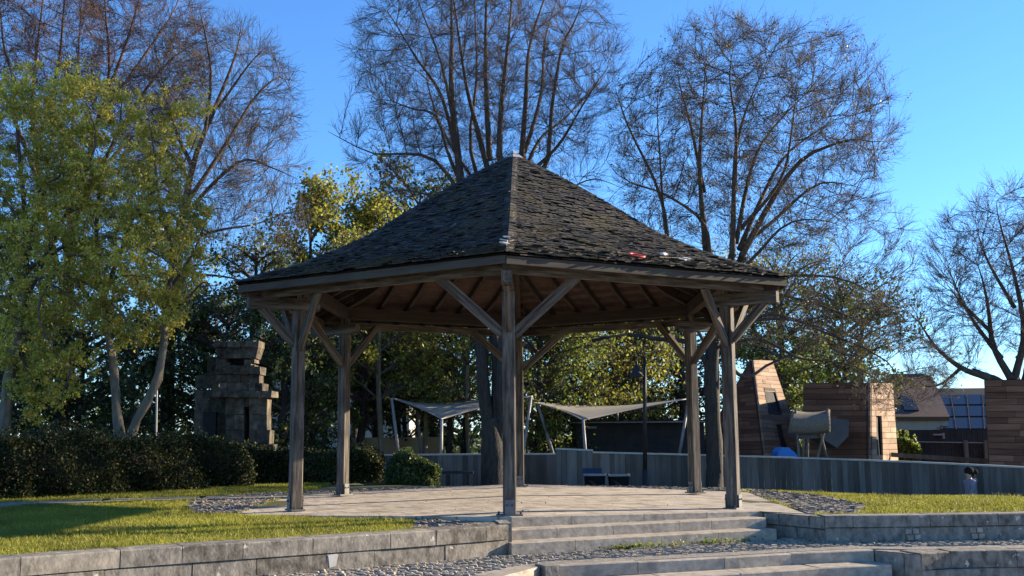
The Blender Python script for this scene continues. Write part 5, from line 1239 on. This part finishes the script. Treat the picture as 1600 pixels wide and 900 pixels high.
m = MB(); m.box(at(1466, 679, YF-.1), (.35, .1, .06)); m.box(at(1474, 681, YF-.12), (.07, .08, .2)); m.build('hinge_lamp', BINRIM, df)

# houses beyond
YH = 34
h1 = empty('house', tuple(at(1430, 690, YH)), label='house with brown tiled roof, skylight and pale wall, right of the large timber box', cat='house')
r0, r1, r2, r3 = at(1388, 651, YH), at(1484, 651, YH), at(1455, 587, YH+4), at(1385, 586, YH+4)
m = MB(); m.extr([r0, r1, r2, r3], (0, .1, -.2)); m.build('roof', SLATE, h1)
m = MB(); a, b_ = at(1385, 651, YH+.3), at(1480, 651, YH+.3); m.box(((a[0]+b_[0])/2, YH+3, (a[2]-1.5)/2-.1), (b_[0]-a[0], 5.4, a[2]+1.3)); m.build('wall', RENDERW, h1)
def onroof(P, s, h): return (P[0]+(P[1]-P[0])*s)*(1-h)+(P[3]+(P[2]-P[3])*s)*h
RQ = [r0, r1, r2, r3]; nr = np.cross(r1-r0, r3-r0); nr /= np.linalg.norm(nr)
m = MB(); m.extr([onroof(RQ, .28, .12)+nr*.08, onroof(RQ, .52, .12)+nr*.08, onroof(RQ, .47, .45)+nr*.08, onroof(RQ, .22, .45)+nr*.08], nr*-.1); m.build('skylight', GLASS, h1)
m = MB(); c = at(1386, 575, YH+4.2)
m.extr([at(1392, 584, YH+4), at(1445, 584, YH+4), at(1445, 590, YH+4), at(1392, 590, YH+4)], (0, .5, 0)); m.build('ridge', SLATE, h1)
h2 = empty('house', tuple(at(1510, 690, YH+2)), label='house with blue glass roof panels, directly left of the rightmost timber box', cat='house')
g0, g1, g2, g3 = at(1472, 672, YH), at(1560, 672, YH), at(1560, 606, YH+4.5), at(1458, 607, YH+4.5); GQ = [g0, g1, g2, g3]
m = MB(); m.extr(GQ, (0, .1, -.2)); m.build('roof', DARK, h2)
nr = np.cross(g1-g0, g3-g0); nr /= np.linalg.norm(nr)
for i in range(4):
    for j in range(3):
        s0, s1, t0, t1 = i/4+.015, (i+1)/4-.015, j/3.6+.02, (j+1)/3.6-.02; m = MB()
        m.extr([onroof(GQ, s0, t0)+nr*.05, onroof(GQ, s1, t0)+nr*.05, onroof(GQ, s1, t1)+nr*.05, onroof(GQ, s0, t1)+nr*.05], nr*-.03); m.build('solar_panel', GLASS, h2)
m = MB()
for i in range(5): m.extr([onroof(GQ, i/4-.008, 0)+nr*.07, onroof(GQ, i/4+.008, 0)+nr*.07, onroof(GQ, i/4+.008, .85)+nr*.07, onroof(GQ, i/4-.008, .85)+nr*.07], nr*-.03)
m.build('panel_frames', DARK, h2)
a, b_ = at(1474, 672, YH+.5), at(1570, 672, YH+.5); m = MB(); m.box(((a[0]+b_[0])/2, YH+3.2, (a[2]-1.5)/2-.1), (b_[0]-a[0], 5, a[2]+1.3)); m.build('wall', RENDERW, h2)
h3 = empty('house', tuple(at(450, 690, 36)), label='white-walled house glimpsed through the trees right of the stone turret', cat='house')
a, b_ = at(400, 560, 36), at(640, 560, 36); m = MB(); m.box(((a[0]+b_[0])/2, 38.5, a[2]/2), (b_[0]-a[0], 5, a[2])); m.build('wall', RENDERW, h3)
m = MB(); m.prism([(a[0]-.3, 35.6), (b_[0]+.3, 35.6), (b_[0]+.3, 41.4), (a[0]-.3, 41.4)], a[2], a[2]+.25); m.build('roof', SLATE, h3)
for px in (425, 470, 520, 570, 610):
    for py in (580, 630):
        q0 = at(px, py, 36); m = MB(); m.box((q0[0], 35.98, q0[2]), (.9, .06, .8)); m.build('window', GLASS, h3)
p_ = at(412, 582, 16); sg = empty('road_sign', (p_[0], 16, -.05), label='small red sign glimpsed just right of the stone turret', cat='sign')
m = MB(); m.tube((p_[0], 16, -.05), (p_[0], 16, p_[2]+.1), .03, S=8); m.build('pole', POLE, sg)
m = MB(); m.tube((p_[0], 15.95, p_[2]), (p_[0], 15.92, p_[2]), .13, S=20); m.build('sign_face', RED, sg)

# ------------------------------------------------------------------ walking child
YP = 7.0; hp = at(1515, 736, YP); zf = float(upper_z(hp[0], YP)); Hh = hp[2]+.08-zf
def skinned(name, verts, edges, rad, mat, parent=None, sub=2):
    me = bpy.data.meshes.new(name); me.from_pydata([tuple(v) for v in verts], edges, []); me.materials.append(mat)
    o = bpy.data.objects.new(name, me); COL.objects.link(o)
    sk = o.modifiers.new('skin', 'SKIN'); sk.use_smooth_shade = True
    for i, r_ in enumerate(rad): me.skin_vertices[0].data[i].radius = (r_, r_) if not hasattr(r_, '__len__') else r_
    me.skin_vertices[0].data[0].use_root = True
    sb = o.modifiers.new('sub', 'SUBSURF'); sb.levels = sub; sb.render_levels = sub
    adopt(o, parent); return o
per = empty('person', (hp[0], YP, zf), label='child in pale lilac hooded jacket with dark tied hair walking along the long fence', cat='person')
k = Hh/1.15
def bp(x, y, z): return np.array([hp[0]+x*k, YP+y*k, zf+z*k])
J = [bp(0, 0, .56), bp(.0, 0, .7), bp(-.01, 0, .86), bp(-.015, 0, .93), bp(-.03, 0, 1.03), bp(-.035, 0, 1.10),      # 0 pelvis 1 waist 2 chest 3 neck 4 head 5 crown
     bp(-.01, -.13, .85), bp(-.03, -.17, .68), bp(-.12, -.17, .56), bp(-.16, -.16, .52),   # 6-9 near arm
     bp(-.01, .13, .85), bp(.05, .17, .68), bp(.02, .17, .54), bp(.0, .17, .49),      # 10-13 far arm
     bp(0, -.07, .52), bp(-.1, -.07, .3), bp(-.13, -.07, .06), bp(-.22, -.07, .035),      # 14-17 near leg
     bp(0, .07, .52), bp(.06, .07, .3), bp(.17, .07, .09), bp(.1, .07, .035)]
E_ = [(0, 1), (1, 2), (2, 3), (3, 4), (4, 5), (2, 6), (6, 7), (7, 8), (8, 9), (2, 10), (10, 11), (11, 12), (12, 13), (0, 14), (14, 15), (15, 16), (16, 17), (0, 18), (18, 19), (19, 20), (20, 21)]
rd_ = [.09, .085, .09, .04, .082, .06, .045, .035, .026, .022, .045, .035, .026, .022, .065, .045, .03, .025, .065, .045, .03, .025]
skinned('body', J, E_, [r_*k for r_ in rd_], SKIN, per)
jk = [bp(0, 0, .52), bp(0, 0, .62), bp(0, 0, .74), bp(-.01, 0, .86), bp(-.012, 0, .93), bp(-.01, -.14, .85), bp(-.035, -.18, .69), bp(-.11, -.18, .58), bp(-.01, .14, .85), bp(.045, .18, .69), bp(.02, .18, .56)]
skinned('jacket', jk, [(0, 1), (1, 2), (2, 3), (3, 4), (3, 5), (5, 6), (6, 7), (3, 8), (8, 9), (9, 10)], [r_*k for r_ in [.14, .13, .12, .115, .075, .065, .052, .045, .065, .052, .045]], LILAC, per)
skinned('hood', [bp(.07, 0, .93), bp(.09, 0, .88), bp(.08, 0, .83)], [(0, 1), (1, 2)], [.06*k, .075*k, .05*k], LILAC, per)
vv = []; ff = []; nb = 0
for (cx_, cz_, ra, rz_) in [(-.012, 1.075, .098, .095), (.035, 1.03, .07, .09), (.115, 1.06, .055, .05)]:
    for a in range(9):
        for b_ in range(14):
            th = math.pi*a/8; ph = 2*math.pi*b_/14; vv.append(bp(cx_+ra*math.sin(th)*math.cos(ph), ra*.95*math.sin(th)*math.sin(ph), cz_+rz_*math.cos(th)))
            if a < 8: ff.append([nb+a*14+b_, nb+a*14+(b_+1) % 14, nb+(a+1)*14+(b_+1) % 14, nb+(a+1)*14+b_])
    nb += 9*14
mesh_np('hair', vv, ff, smooth=True, mats=HAIR, parent=per)
skinned('trousers', [bp(0, 0, .54), bp(0, -.07, .5), bp(-.1, -.07, .3), bp(-.13, -.07, .1), bp(0, .07, .5), bp(.06, .07, .3), bp(.165, .07, .13)], [(0, 1), (1, 2), (2, 3), (0, 4), (4, 5), (5, 6)], [r_*k for r_ in [.11, .08, .06, .045, .08, .06, .045]], TROUS, per)
